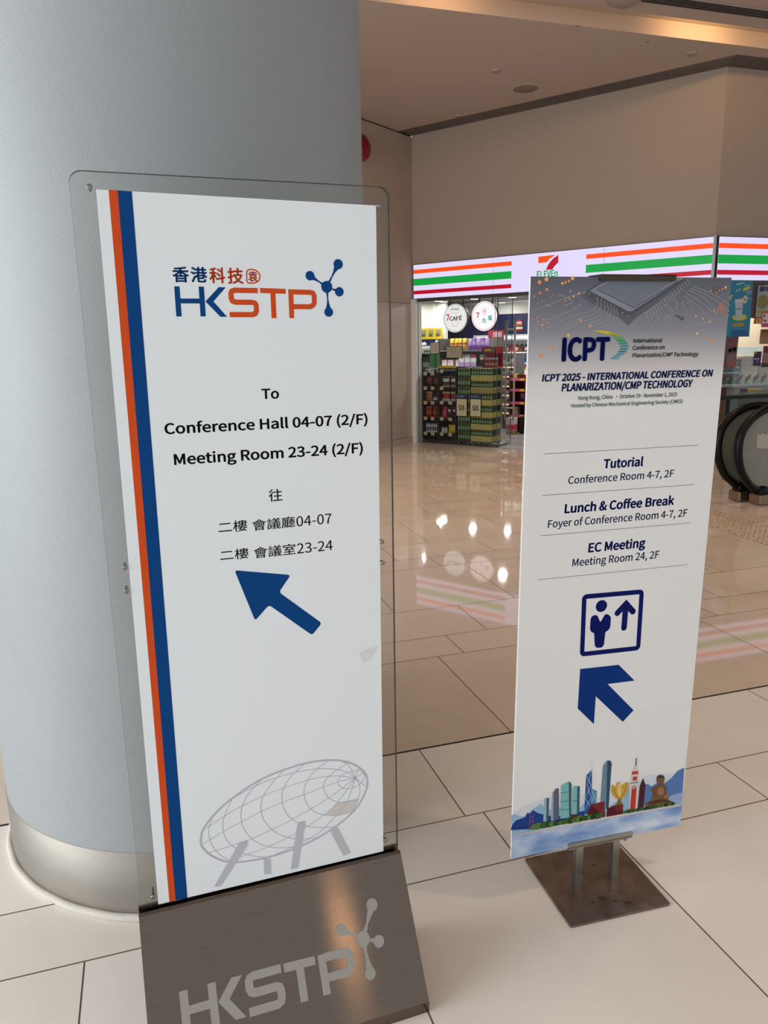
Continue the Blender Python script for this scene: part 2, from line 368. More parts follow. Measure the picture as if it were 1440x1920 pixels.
# sloped foot: profile in (Y, z), extruded along x
foot = MB(frame((-0.605, 0, 0), (0, 1, 0), (0, 0, 1), (1, 0, 0)))
prof = [(-0.193, 0.0), (-0.193, 0.028), (-0.0165, 0.2930), (-0.0125, 0.2970), (-0.0095, 0.2985), (-0.0095, 0.262), (0.0095, 0.262), (0.0095, 0.2995), (0.0150, 0.2995), (0.0150, 0.27), (0.07, 0.0)]
foot.prism(prof, 0.0, 0.610, STEEL); foot.build('sloped_foot', s1, bevel=0.0012, label='brushed steel wedge foot')
nt = STEEL.node_tree; tg = nt.nodes.new('ShaderNodeTangent'); tg.direction_type = 'RADIAL'; tg.axis = 'X'     # brushed grain across the slope
nt.links.new(tg.outputs[0], nt.nodes['Principled BSDF'].inputs['Tangent']); nt.nodes['Principled BSDF'].inputs['Anisotropic'].default_value = 0.97
fo = s1.children[0]
x = MB(); x.box(-0.603, 0.003, -0.0094, 0.0094, 0.2622, 0.2630, mat('slot_black', (14, 14, 14), 0.8)); x.build('slot', fo, label='black slot holding the acrylic')
def logo(mb, M, c, sx, sy, b, o, wt=1.0):
    """the lettering and its molecule mark, in units of the small printed version"""
    P = lambda *q: [(M[0] + x_ * sx, M[1] + y_ * sy) for x_, y_ in q]
    s_ = .0100 * wt; h_ = .0045 * wt
    mb.poly(P((0, 0), (s_, 0), (s_, .0285 - h_), (.0550 - s_, .0285 - h_), (.0550 - s_, 0), (.0550, 0), (.0550, .0550), (.0550 - s_, .0550), (.0550 - s_, .0285 + h_), (s_, .0285 + h_), (s_, .0550), (0, .0550)), c, b)
    mb.poly(P((.0560, .0277), (.0830 - .0035 * (wt - 1) * 4, .0545), (.0962, .0540), (.0712 + .008 * (wt - 1), .0277), (.0955, -.0010), (.0825 - .0035 * (wt - 1) * 4, -.0008)), c, b)
    w_ = .0100 * wt
    Sp = [(.1575, .0483), (.112, .0488)] + [(.112 - .0068 * math.sin(t), .0425 + .0063 * math.cos(t)) for t in [k * PI / 10 for k in range(1, 10)]] + [(.112, .0362 - .0095), (.147, .0262)]
    Sp = [(.1575, .0483), (.113, .0488), (.1075, .0470), (.1053, .0430), (.1053, .0335), (.1075, .0285), (.113, .0265), (.146, .0262), (.1512, .0243), (.1530, .0200), (.1530, .0105), (.1508, .0055), (.146, .0030), (.1005, .0032)]
    def rib(pts, closed=False):
        q = P(*pts); Q = smooth([q[0], q[0], *q[1:-1], q[-1], q[-1]], 1)
        mb.ribbon(q, w_ * (sx + sy) / 2 * .98, c + .0002, o)
    rib(Sp)
    mb.poly(P((.1620, .0535), (.2130, .0520), (.2130, .0525 - s_), (.1872 + s_ / 2, .0530 - s_), (.1872 + s_ / 2, -.0040), (.1872 - s_ / 2, -.0040), (.1872 - s_ / 2, .0532 - s_), (.1620, .0538 - s_)), c, o)
    mb.poly(P((.2180, -.0040), (.2180 + s_, -.0040), (.2180 + s_, .0512), (.2180, .0515)), c, o)
    rib([(.2280, .0463), (.262, .0458), (.2680, .0440), (.2702, .0395), (.2702, .0265), (.2680, .0215), (.262, .0180), (.2280, .0182)])
    hub = (.297, .0565)
    for i, (nx, ny, r_) in enumerate([(.322, .1005, .0097), (.2632, .0775, .0092), (.3228, .0472, .0092), (.2993, .0075, .0092)]):
        q0 = P(hub)[0]; q1 = P((nx, ny))[0]
        mb.disc(q1[0], q1[1], r_ * sx, c + .0002, b, 26, r_ * sy)
        d_ = Vector(q1) - Vector(q0); L_ = d_.length; d_.normalize(); n_ = Vector((-d_.y, d_.x)); a = Vector(q0)
        k = .0012 * sx * (1 + 2 * (wt - 1)); e = .0075 * sx
        mb.poly([tuple(a + n_ * k * 2.2 + d_ * .008 * sx), tuple(a - n_ * k * 2.2 + d_ * .008 * sx), tuple(a - n_ * k * 1.1 + d_ * L_ * .45), tuple(a - n_ * k * 2 + d_ * L_ * .66), tuple(a - n_ * e + d_ * L_), tuple(a + n_ * e + d_ * L_), tuple(a + n_ * k * 2 + d_ * L_ * .66), tuple(a + n_ * k * 1.1 + d_ * L_ * .45)], c, b)
    q0 = P(hub)[0]; mb.disc(q0[0], q0[1], .0115 * sx, c + .0002, b, 30, .0115 * sy)
sq = math.hypot(.1765, .265)
FW = frame((0, -0.193, 0.028), (1, 0, 0), (0, .1765 / sq, .265 / sq), (0, -.265 / sq, .1765 / sq))
ETCH = mat('etched_steel', (168, 161, 154), 0.48, 0.75)
x = MB(FW); logo(x, (-0.5365, 0.0785), 0.0006, 1.392, 1.455, ETCH, ETCH, 1.25); x.build('etched_lettering', fo, label='frosted lettering and molecule mark etched on the foot')
# acrylic sheet with rounded top corners
sheet = round_poly([(-0.598, -0.036), (0.002, -0.036)], 0.0) and [(-0.598, -0.036), (0.002, -0.036)] + [(0.002 - 0.022 + 0.022 * math.cos(t), 1.514 - 0.022 + 0.022 * math.sin(t)) for t in [k * PI / 16 for k in range(9)]] + [(-0.598 + 0.022 - 0.022 * math.sin(t), 1.514 - 0.022 + 0.022 * math.cos(t)) for t in [k * PI / 16 for k in range(9)]]
x = MB(F1); x.poly(sheet, 0.0050, ACR); x.poly(sheet, -0.0050, ACR); x.f[-len(x.f) // 2:] = [f[::-1] for f in x.f[-len(x.f) // 2:]]
n_ = len(sheet); x.add([(q[0], q[1], -0.005) for q in sheet] + [(q[0], q[1], 0.005) for q in sheet], [(i, (i + 1) % n_, n_ + (i + 1) % n_, n_ + i) for i in range(n_)], ACE)
x.build('acrylic_panel', s1, label='clear acrylic sheet with rounded corners')
x = MB(F1); x.prism([(-0.5542, 1.4832), (-0.0271, 1.4773), (-0.0359, 0.0018), (-0.5624, 0.0060)], 0.0052, 0.0060, PAPER); po = x.build('poster', s1, label='white printed poster')
x = MB(F1); x.poly([(-0.5331, 1.4833), (-0.5164, 1.4832), (-0.5253, 0.0061), (-0.5390, 0.0060)], 0.0062, ORANGE); x.build('stripe', po, label='orange stripe')
x = MB(F1); x.poly([(-0.5177, 1.4831), (-0.4933, 1.4824), (-0.4999, 0.0056), (-0.5256, 0.0062)], 0.0063, BLUE); x.build('stripe', po, label='broad blue stripe')
x = MB(F1); logo(x, (-0.4315, 1.2630), 0.0062, 1, 1, BLUE, ORANGE)
for ch, m, bbx in [('香', BLUE, (-0.4331, 1.3251, -0.4028, 1.3539)), ('港', BLUE, (-0.3996, 1.3254, -0.3689, 1.3539)), ('科', ORANGE, (-0.3651, 1.3242, -0.3351, 1.3537)), ('技', ORANGE, (-0.3310, 1.3235, -0.3002, 1.3533)), ('袁', ORANGE, (-0.2916, 1.3276, -0.2722, 1.3477))]:
    x.text(ch, 0.0062, m, 0, 0, 0, 0, 0.010, bbox=bbx)
x.ribbon(round_poly([(-0.2933, 1.3505), (-0.2781, 1.3507), (-0.2683, 1.3441), (-0.2689, 1.3310), (-0.2794, 1.3251), (-0.2947, 1.3249)], 0.007), 0.0026, 0.0062, ORANGE, closed=True)
x.build('emblem', po, label='blue and orange lettering with a blue molecule mark')
x = MB(F1)
for t, a in [('To', (-0.2768, -0.2413, 1.1019, 0.0194)), ('Conference Hall 04-07 (2/F)', (-0.4696, -0.0541, 1.0414, 0.0201)), ('Meeting Room 23-24 (2/F)', (-0.4563, -0.0660, 0.9801, 0.0206))]:
    x = MB(F1); x.text(t, 0.0062, BLACK, *a, weight=0.010); x.build('lettering', po, label='black English direction line')
for t, bbx in [('往', (-0.2727, 0.8898, -0.2439, 0.9162)), ('二樓', (-0.3794, 0.8331, -0.3203, 0.8568)), ('會議廳', (-0.3099, 0.8312, -0.2196, 0.8552)), ('二樓', (-0.3795, 0.7740, -0.3206, 0.7970)), ('會議室', (-0.3101, 0.7715, -0.2209, 0.7960))]:
    x = MB(F1); x.text(t, 0.0062, BLACK, 0, 0, 0, 0, 0.003, bbox=bbx); x.build('lettering', po, label='black Chinese direction words')
for t, a in [('04-07', (-0.2167, -0.1397, 0.8321, 0.0212)), ('23-24', (-0.2180, -0.1391, 0.7727, 0.0215))]: x = MB(F1); x.text(t, 0.0062, BLACK, *a, weight=0.002); x.build('lettering', po, label='black room numbers')
x = MB(F1); x.poly(round_poly([(-0.3519, 0.7514), (-0.2340, 0.7271), (-0.2607, 0.6918), (-0.1695, 0.6089), (-0.1923, 0.5839), (-0.2837, 0.6661), (-0.3150, 0.6350)], 0.007), 0.0062, BLUE); x.build('arrow', po, label='blue arrow pointing up left')
x = MB(F1)
for q in [[(-0.1682, 0.2716), (-0.1986, 0.2537), (-0.2187, 0.2298), (-0.2256, 0.2049), (-0.2192, 0.1729), (-0.1956, 0.1441), (-0.1533, 0.1276), (-0.1133, 0.1281)], [(-0.2221, 0.2749), (-0.2521, 0.2542), (-0.2721, 0.2269), (-0.2770, 0.1941), (-0.2682, 0.1616), (-0.2452, 0.1330), (-0.2040, 0.1092), (-0.1506, 0.0978)], [(-0.2701, 0.2712), (-0.2984, 0.2440), (-0.3181, 0.2187), (-0.3256, 0.1905), (-0.3197, 0.1552), (-0.2942, 0.1183), (-0.2539, 0.0926), (-0.1943, 0.0793)], [(-0.3228, 0.2569), (-0.3490, 0.2333), (-0.3653, 0.2074), (-0.3712, 0.1790), (-0.3655, 0.1438), (-0.3424, 0.1076), (-0.3028, 0.0819), (-0.2514, 0.0685)], [(-0.3871, 0.2273), (-0.4036, 0.1962), (-0.4119, 0.1667), (-0.4075, 0.1319), (-0.3863, 0.0999), (-0.3543, 0.0742), (-0.3143, 0.0586)], [(-0.4349, 0.1872), (-0.4431, 0.1596), (-0.4403, 0.1290), (-0.4259, 0.0989), (-0.4012, 0.0725)], [(-0.1207, 0.2577), (-0.1569, 0.2389), (-0.1770, 0.2205), (-0.1787, 0.2018), (-0.1661, 0.1758), (-0.1343, 0.1575), (-0.0960, 0.1594)],
          [(-0.1020, 0.2145), (-0.1284, 0.2384), (-0.1811, 0.2563), (-0.2399, 0.2601), (-0.2877, 0.2565), (-0.3350, 0.2467), (-0.3871, 0.2273)], [(-0.1020, 0.2145), (-0.1465, 0.2297), (-0.1993, 0.2350), (-0.2687, 0.2279), (-0.3199, 0.2173), (-0.3704, 0.2031), (-0.4074, 0.1878), (-0.4474, 0.1681)], [(-0.1020, 0.2145), (-0.1470, 0.2138), (-0.2216, 0.2002), (-0.3012, 0.1866), (-0.3727, 0.1644), (-0.4129, 0.1501), (-0.4569, 0.1315)], [(-0.1020, 0.2145), (-0.1696, 0.1766), (-0.2552, 0.1432), (-0.3006, 0.1295), (-0.3622, 0.1146), (-0.4450, 0.1058)], [(-0.1020, 0.2145), (-0.1468, 0.1616), (-0.1780, 0.1379), (-0.2392, 0.1083), (-0.3094, 0.0875), (-0.3793, 0.0770)], [(-0.1020, 0.2145), (-0.1234, 0.1580), (-0.1496, 0.1291), (-0.2047, 0.0879), (-0.3074, 0.0598)], [(-0.1020, 0.2145), (-0.0917, 0.1897), (-0.0960, 0.1594), (-0.1096, 0.1312)], [(-0.1020, 0.2145), (-0.0771, 0.1863)], [(-0.1020, 0.2145), (-0.0941, 0.2405)], [(-0.1020, 0.2145), (-0.1173, 0.2512), (-0.1348, 0.2645)], [(-0.1020, 0.2145), (-0.0810, 0.2241)]]:
    x.ribbon(smooth(q), 0.0017, 0.0062, LGREY)
x.ribbon(smooth([(-0.0997, 0.2340), (-0.1322, 0.2296), (-0.1452, 0.2153), (-0.1368, 0.1980), (-0.1153, 0.1900), (-0.0897, 0.1970), (-0.0801, 0.2143), (-0.0860, 0.2279)], closed=True), 0.0016, 0.0062, LGREY, closed=True)
x.poly([(-0.1469, 0.1604), (-0.0960, 0.1594), (-0.1078, 0.1288), (-0.1497, 0.1267), (-0.1763, 0.1363)], 0.0061, PINK)
x.ribbon(smooth([(-0.4619, 0.1383), (-0.4520, 0.1711), (-0.4158, 0.2084), (-0.3684, 0.2389), (-0.3142, 0.2624), (-0.2598, 0.2738), (-0.2116, 0.2779), (-0.1699, 0.2750), (-0.1312, 0.2649), (-0.0994, 0.2462), (-0.0788, 0.2225), (-0.0728, 0.1971), (-0.0792, 0.1712), (-0.0984, 0.1395), (-0.1283, 0.1137), (-0.1688, 0.0921), (-0.2195, 0.0732), (-0.2761, 0.0625), (-0.3245, 0.0597), (-0.3717, 0.0631), (-0.4046, 0.0712), (-0.4331, 0.0895), (-0.4542, 0.1139)], closed=True), 0.0042, 0.0064, LGREY, closed=True)
for q in [[(-0.3770, 0.1165), (-0.3587, 0.1041), (-0.4253, 0.0146), (-0.4403, 0.0169)], [(-0.3263, 0.0583), (-0.3100, 0.0547), (-0.3106, 0.0145), (-0.3266, 0.0174)], [(-0.2436, 0.1307), (-0.2256, 0.1251), (-0.2474, 0.0122), (-0.2649, 0.0146)], [(-0.1671, 0.0894), (-0.1488, 0.0970), (-0.1180, 0.0196), (-0.1365, 0.0156)]]: x.poly(q, 0.0065, LGREY2)
for q in [((-0.3677, 0.1114), .0095), ((-0.2342, 0.1287), .0098)]: x.disc(q[0][0], q[0][1], q[1], 0.0066, LGREY, 20, .0035)
x.build('building_drawing', po, label='pale grey line drawing of an egg-shaped hall on legs')
x = MB(F1)
SM = mat('smudge', (225, 227, 226), 0.7, spec=0.1)
for q in [[(-0.0847, 0.5231), (-0.0718, 0.5314), (-0.0514, 0.5335), (-0.0399, 0.5343), (-0.0465, 0.5197), (-0.0648, 0.5018), (-0.0776, 0.5000)]]: x = MB(F1); x.poly(q, 0.00625, SM); x.build('smudge', po, label='faint grey smudge')
for px in [(-0.5646, 1.4862), (-0.0215, 1.4770), (-0.5659, 0.7820), (-0.5671, 0.7333), (-0.0267, 0.7790), (-0.0262, 0.7311), (-0.5718, 0.0292), (-0.0313, 0.0316)]:
    x = MB(F1 @ Matrix.Translation((px[0], px[1], 0))); x.lathe([(0.0030, -0.022), (0.0030, 0.005), (0.0052, 0.0052), (0.0052, 0.0085), (0.004, 0.0095), (0, 0.0098)], STEELB, 16); x.build('screw', s1, label='small steel stud through the acrylic')

# ------------------------------------------------------------------ conference poster on a steel stand
A2 = 51.8; L2 = rad(1.4)
s2 = empty('poster_stand', (6.188, -8.03, 0), 'white conference poster with a circuit picture, held on a two-legged steel stand', 'sign', A2)
F2 = frame((0, 0, 0), (1, 0, 0), (0, -math.sin(L2), math.cos(L2)), (0, -math.cos(L2), -math.sin(L2)))
x = MB(); x.prism(round_poly([(-0.150, -0.137), (0.150, -0.137), (0.150, 0.143), (-0.150, 0.143)], 0.006), 0.001, 0.007, mat('stand_plate', (134, 121, 112), 0.30, 0.85, noise=0.28, nscale=16)); bp_ = x.build('base_plate', s2, bevel=0.001, label='brown-tinged steel floor plate')
x = MB()
for px, py, r_ in [(-0.02, -0.07, .016), (0.01, -0.085, .010), (0.04, -0.10, .014), (-0.05, -0.075, .007), (0.02, -0.045, .006), (0.055, -0.005, .013), (-0.02, 0.04, .008), (0.0, 0.10, .010), (-0.06, 0.02, .006), (0.03, 0.06, .006)]:
    rr = random.Random(px); pts = [(px + r_ * rr.uniform(.4, 1.2) * math.cos(2 * PI * k / 9), py + .7 * r_ * rr.uniform(.4, 1.2) * math.sin(2 * PI * k / 9)) for k in range(9)]
    x = MB(); x.poly(pts, 0.00705, mat('rust', (58, 44, 34), 0.7)); x.build('rust_stain', bp_, label='brown rust stain')
POST = mat('post_steel', (170, 164, 156), 0.25, 0.9)
for sx in (-0.057, 0.057):
    x = MB(); x.box(sx - 0.0105, sx + 0.0105, -0.0105, 0.0105, 0.007, 0.1405, POST); x.box(sx - 0.0105, sx + 0.0105, 0.0045, 0.0105, 0.1405, 0.166, POST); x.build('leg', s2, bevel=0.0008)
    x = MB(); x.box(sx - 0.008, sx + 0.008, 0.0045, 0.0185, 0.16, 1.60, POST); x.M = Matrix.Identity(4); x.build('rear_pole', s2)
x = MB(F2); x.box((-0.0935, 0.1370)[0], (0.1048, 0.1374)[0], 0.1410, 0.1520, 0.0042, 0.0115, POST); x.box((-0.0935, 0.1370)[0], (0.1048, 0.1374)[0], 0.1335, 0.1375, -0.008, 0.0100, POST); x.build('lower_clamp', s2, bevel=0.001, label='steel clamp bar along the bottom of the board')
for sx in (-0.085, 0.085):
    x = MB(F2 @ Matrix.Translation((sx, 0.1295, 0.002))); x.lathe([(0.0, -0.004), (0.005, -0.004), (0.005, 0.004), (0, 0.004)], STEELB, 12); x.box(-0.010, 0.010, -0.002, 0.002, -0.0015, 0.0015, STEELB); x.build('wing_nut', s2)
x = MB(F2); x.box(-0.093, 0.104, 1.640, 1.654, 0.004, 0.014, mat('bronze_clip', (74, 62, 48), 0.4, 0.7)); x.box(-0.093, 0.104, 1.6495, 1.654, -0.046, 0.014, mat('bronze_clip', (74, 62, 48), 0.4, 0.7)); x.build('top_clip', s2, bevel=0.001, label='bronze clip on the top edge')
BOARD = mat('board_print', (233, 232, 231), 0.55, spec=0.2); EDGE = mat('board_edge', (224, 222, 216), 0.6)
NAVY = mat('print_navy', (0, 16, 92), 0.5, spec=0.12); NAVYT = mat('print_dark_navy', (8, 22, 78), 0.5, spec=0.12); ABLUE = mat('print_royal', (0, 50, 122), 0.5, spec=0.12); GREEN = mat('print_green', (48, 104, 44), 0.5, spec=0.12)
BQ = [(-0.2571, 1.6502), (0.2698, 1.6471), (0.2577, 0.1346), (-0.2691, 0.1436)]
bx0, bx1 = (BQ[0][0] + BQ[3][0]) / 2, (BQ[1][0] + BQ[2][0]) / 2
bz0, bz1 = 0.1378, (BQ[0][1] + BQ[1][1]) / 2
x = MB(F2); x.box(bx0, bx1, bz0, bz1, -0.0035, 0.0035, BOARD); bd = x.build('poster_board', s2, label='white printed foam board')
# printed picture of a circuit board fading into white (a print, at the head of the board)
hm = mat('print_circuit_fade', (120, 120, 128), 0.5, spec=0.3); nt = hm.node_tree; bs = nt.nodes['Principled BSDF']
tc = nt.nodes.new('ShaderNodeTexCoord'); sp = nt.nodes.new('ShaderNodeSeparateXYZ'); mr = nt.nodes.new('ShaderNodeMapRange'); rp = nt.nodes.new('ShaderNodeValToRGB')
nt.links.new(tc.outputs['Object'], sp.inputs[0]); nt.links.new(sp.outputs['Z'], mr.inputs['Value']); mr.inputs['From Min'].default_value = bz1 - 0.30; mr.inputs['From Max'].default_value = bz1
nt.links.new(mr.outputs['Result'], rp.inputs['Fac']); nt.links.new(rp.outputs['Color'], bs.inputs['Base Color'])
rp.color_ramp.elements[0].position = 0; rp.color_ramp.elements[0].color = col((233, 232, 231)); rp.color_ramp.elements[1].position = 1; rp.color_ramp.elements[1].color = col((92, 94, 104))
for p_, c_ in [(0.22, (222, 218, 216)), (0.42, (184, 180, 182)), (0.60, (140, 140, 150)), (0.8, (112, 114, 126))]:
    e = rp.color_ramp.elements.new(p_); e.color = col(c_)
CH1 = mat('print_chip_dark', (84, 86, 94), .5, spec=.15); CH2 = mat('print_chip_top', (118, 123, 136), .5, spec=.15); CH3 = mat('print_chip_rim', (138, 142, 152), .5, spec=.15); CH4 = mat('print_chip_side', (98, 98, 106), .5, spec=.15)
TRC = mat('print_trace', (160, 156, 158), .5, spec=.15); TRD = mat('print_trace_dim', (138, 137, 145), .5, spec=.15); OR1 = mat('print_glow_orange', (232, 152, 96), .5, spec=.15); OR2 = mat('print_glow_yellow', (240, 186, 122), .5, spec=.15); OR3 = mat('print_glow_dim', (158, 124, 116), .5, spec=.15)
x = MB(F2)
x.poly([(bx0, bz1 - 0.30), (bx1, bz1 - 0.30), (bx1, bz1), (bx0, bz1)], 0.0037, hm)
hp = None
x.poly([(-0.1363, 1.6065), (-0.1231, 1.6186), (-0.1042, 1.6291), (-0.0421, 1.6526), (0.1396, 1.6476), (0.1498, 1.6383), (0.0097, 1.5571), (-0.0094, 1.5397), (-0.0354, 1.5574), (-0.1173, 1.5941)], 0.0038, CH4)
x.poly([(-0.1250, 1.6148), (-0.1012, 1.6299), (-0.0421, 1.6526), (0.1373, 1.6475), (0.1267, 1.6375), (-0.0021, 1.5630), (-0.0154, 1.5604), (-0.0363, 1.5697), (-0.1178, 1.6028)], 0.0039, CH1)
x.poly([(-0.1144, 1.6178), (-0.0950, 1.6291), (-0.0421, 1.6526), (0.1327, 1.6475), (0.1194, 1.6405), (-0.0027, 1.5719), (-0.0118, 1.5719)], 0.0040, CH3)
x.poly([(-0.0964, 1.6239), (-0.0803, 1.6318), (-0.0421, 1.6526), (0.1164, 1.6478), (0.0009, 1.5834)], 0.0041, CH2)
x.ribbon([(-0.0972, 1.6216), (0.0011, 1.5803), (0.1171, 1.6405)], 0.0022, 0.0042, CH1)
for k in range(17):
    t = k / 16; ax, ay = 838 + 246 * t, 238 - 162 * t; s_ = 1.0 - 0.5 * t
    dx, dy = 28 * s_, 42 * s_
    q = smooth([(ax, ay), (ax + dx * .5, ay - dy * .1), (ax + dx * .6, ay + dy * .4), (ax + dx * 1.1, ay + dy * .5), (ax + dx * 1.15, ay + dy)], 4)
    q = [(bx0 + (px_ - 190 + (py_ - 50) * 0.0335) * 0.000450, bz1 - (py_ - 48 + (px_ - 190) * -0.012) * 0.000447) for px_, py_ in q]
    x.ribbon(q, 0.0016 * s_ + .0005, 0.0042, TRC)
for q in [[(-0.0936, 1.5997), (-0.0947, 1.5826), (-0.1116, 1.5713), (-0.1396, 1.5665), (-0.1630, 1.5584), (-0.2533, 1.5233)], [(-0.0848, 1.5989), (-0.0848, 1.5788), (-0.1067, 1.5637), (-0.1326, 1.5581), (-0.2044, 1.5246)], [(-0.0758, 1.5959), (-0.0740, 1.5749), (-0.0932, 1.5578), (-0.1279, 1.5505), (-0.1872, 1.5236)], [(-0.0680, 1.5921), (-0.0649, 1.5722), (-0.0798, 1.5558), (-0.1101, 1.5457), (-0.1570, 1.5259)], [(-0.0598, 1.5875), (-0.0563, 1.5691), (-0.0697, 1.5507), (-0.1009, 1.5406), (-0.1309, 1.5275)], [(-0.0506, 1.5836), (-0.0474, 1.5633), (-0.0571, 1.5479), (-0.0787, 1.5377)], [(-0.1229, 1.6148), (-0.1570, 1.6073), (-0.1949, 1.5943), (-0.2553, 1.5732)], [(-0.1343, 1.5877), (-0.1638, 1.5727), (-0.2060, 1.5587), (-0.2561, 1.5395)], [(-0.0436, 1.5786), (-0.0392, 1.5605), (-0.0480, 1.5459), (-0.0653, 1.5376)]]: x.ribbon(smooth(q, 4), 0.0014, 0.0040, TRC)
for q in [[(0.0612, 1.5692), (0.0669, 1.5566), (0.0514, 1.5497), (0.0392, 1.5302), (0.0167, 1.5250)], [(0.0975, 1.5760), (0.1063, 1.5564), (0.0893, 1.5388), (0.0883, 1.5234)], [(0.1070, 1.5994), (0.1172, 1.5896), (0.1172, 1.5799)], [(0.1265, 1.5896), (0.1413, 1.5817), (0.1476, 1.5560), (0.1422, 1.5482)], [(0.1447, 1.5954), (0.1603, 1.5797), (0.1556, 1.5560)], [(0.1342, 1.6072), (0.1741, 1.5836), (0.1949, 1.5656)], [(0.1406, 1.6130), (0.1877, 1.5894), (0.2266, 1.5655)], [(0.1471, 1.6189), (0.1962, 1.5993), (0.2174, 1.5794), (0.2679, 1.5592)], [(0.1513, 1.6236), (0.2100, 1.6032), (0.2666, 1.5704)], [(0.1578, 1.6286), (0.2239, 1.6071), (0.2676, 1.5832)], [(0.1648, 1.6052), (0.1853, 1.5895)], [(0.0692, 1.5566), (0.0729, 1.5235)], [(0.0801, 1.5897), (0.1095, 1.5721)], [(0.1167, 1.5444), (0.1644, 1.5380), (0.2635, 1.5552)], [(-0.1957, 1.6110), (-0.1563, 1.5942), (-0.1816, 1.5849)]]: x.ribbon(smooth(q, 4), 0.0013, 0.0040, TRD if len(q) > 4 else TRC)
for (a, b_, r_) in [(0.1347, 1.5923, 0.0031), (0.1172, 1.5799, 0.0031), (0.1974, 1.5652, 0.0028), (0.2271, 1.5651, 0.0032), (0.1427, 1.5482, 0.0032), (0.1534, 1.5449, 0.0032), (0.1651, 1.5408, 0.0032), (0.1765, 1.5359, 0.0036), (0.0720, 1.5346, 0.0032), (-0.1512, 1.5802, 0.0026), (-0.1407, 1.5855, 0.0026), (0.0681, 1.5582, 0.0027)]: x.ring(a, b_, r_ * .55, r_, 0.0042, TRC, 14)
x.poly([(0.0819, 1.5597), (0.0987, 1.5635), (0.1060, 1.5595), (0.0904, 1.5518)], 0.0042, CH3); x.poly([(0.1142, 1.5622), (0.1220, 1.5633), (0.1416, 1.5541), (0.1360, 1.5490)], 0.0042, CH4)
x.poly([(0.2056, 1.6229), (0.2221, 1.6327), (0.2456, 1.6277), (0.2247, 1.6091)], 0.0042, CH4); x.poly([(0.2311, 1.5853), (0.2447, 1.5933), (0.2563, 1.5753), (0.2434, 1.5614), (0.2289, 1.5706)], 0.0042, OR3)
for i, (a, b_, r_) in enumerate([(-0.2415, 1.6361, 0.0048), (-0.2246, 1.6427, 0.0048), (-0.2227, 1.6203, 0.0033), (-0.2388, 1.6129, 0.0030), (-0.1599, 1.6453, 0.0044), (-0.1685, 1.6389, 0.0033), (-0.1773, 1.6363, 0.0033), (-0.1849, 1.6341, 0.0030), (-0.1757, 1.5961, 0.0022), (-0.1652, 1.6006, 0.0022), (-0.1552, 1.6058, 0.0026), (-0.1422, 1.6118, 0.0030), (-0.2532, 1.6055, 0.0022), (-0.1639, 1.6166, 0.0019), (-0.1345, 1.5524, 0.0030), (-0.1092, 1.5396, 0.0035), (-0.1636, 1.5191, 0.0042), (-0.2028, 1.4894, 0.0038), (-0.2314, 1.4742, 0.0042), (0.1726, 1.5610, 0.0024), (0.1924, 1.5533, 0.0028), (0.2128, 1.5460, 0.0032), (0.1806, 1.5190, 0.0036), (0.2007, 1.5103, 0.0036), (0.2238, 1.5015, 0.0041), (0.2487, 1.6261, 0.0032), (0.2405, 1.6221, 0.0024), (0.2322, 1.6190, 0.0020), (0.2085, 1.6182, 0.0020), (0.2243, 1.6131, 0.0020), (-0.2183, 1.5486, 0.0023), (-0.2308, 1.5427, 0.0023), (-0.2450, 1.5360, 0.0023), (0.2629, 1.6032, 0.0020), (0.2683, 1.6063, 0.0020), (0.2657, 1.5992, 0.0020), (-0.2525, 1.5560, 0.0015), (-0.2442, 1.5597, 0.0015), (-0.2359, 1.5626, 0.0015), (-0.2422, 1.5507, 0.0015), (-0.2271, 1.5558, 0.0015), (-0.2123, 1.6036, 0.0015), (-0.2083, 1.6092, 0.0015), (-0.2209, 1.5869, 0.0015), (-0.2135, 1.5842, 0.0015), (-0.2434, 1.5907, 0.0015), (-0.2331, 1.5962, 0.0015), (-0.1162, 1.6118, 0.0015), (-0.0959, 1.6016, 0.0015), (-0.0264, 1.5689, 0.0015), (-0.0123, 1.5611, 0.0015), (0.2231, 1.5707, 0.0024)]):
    x.disc(a, b_, r_, 0.0043, (OR1, OR2, OR1)[i % 3], 14)
hp = x.build('circuit_picture', bd, label='grey printed picture of a microchip with glowing dots')
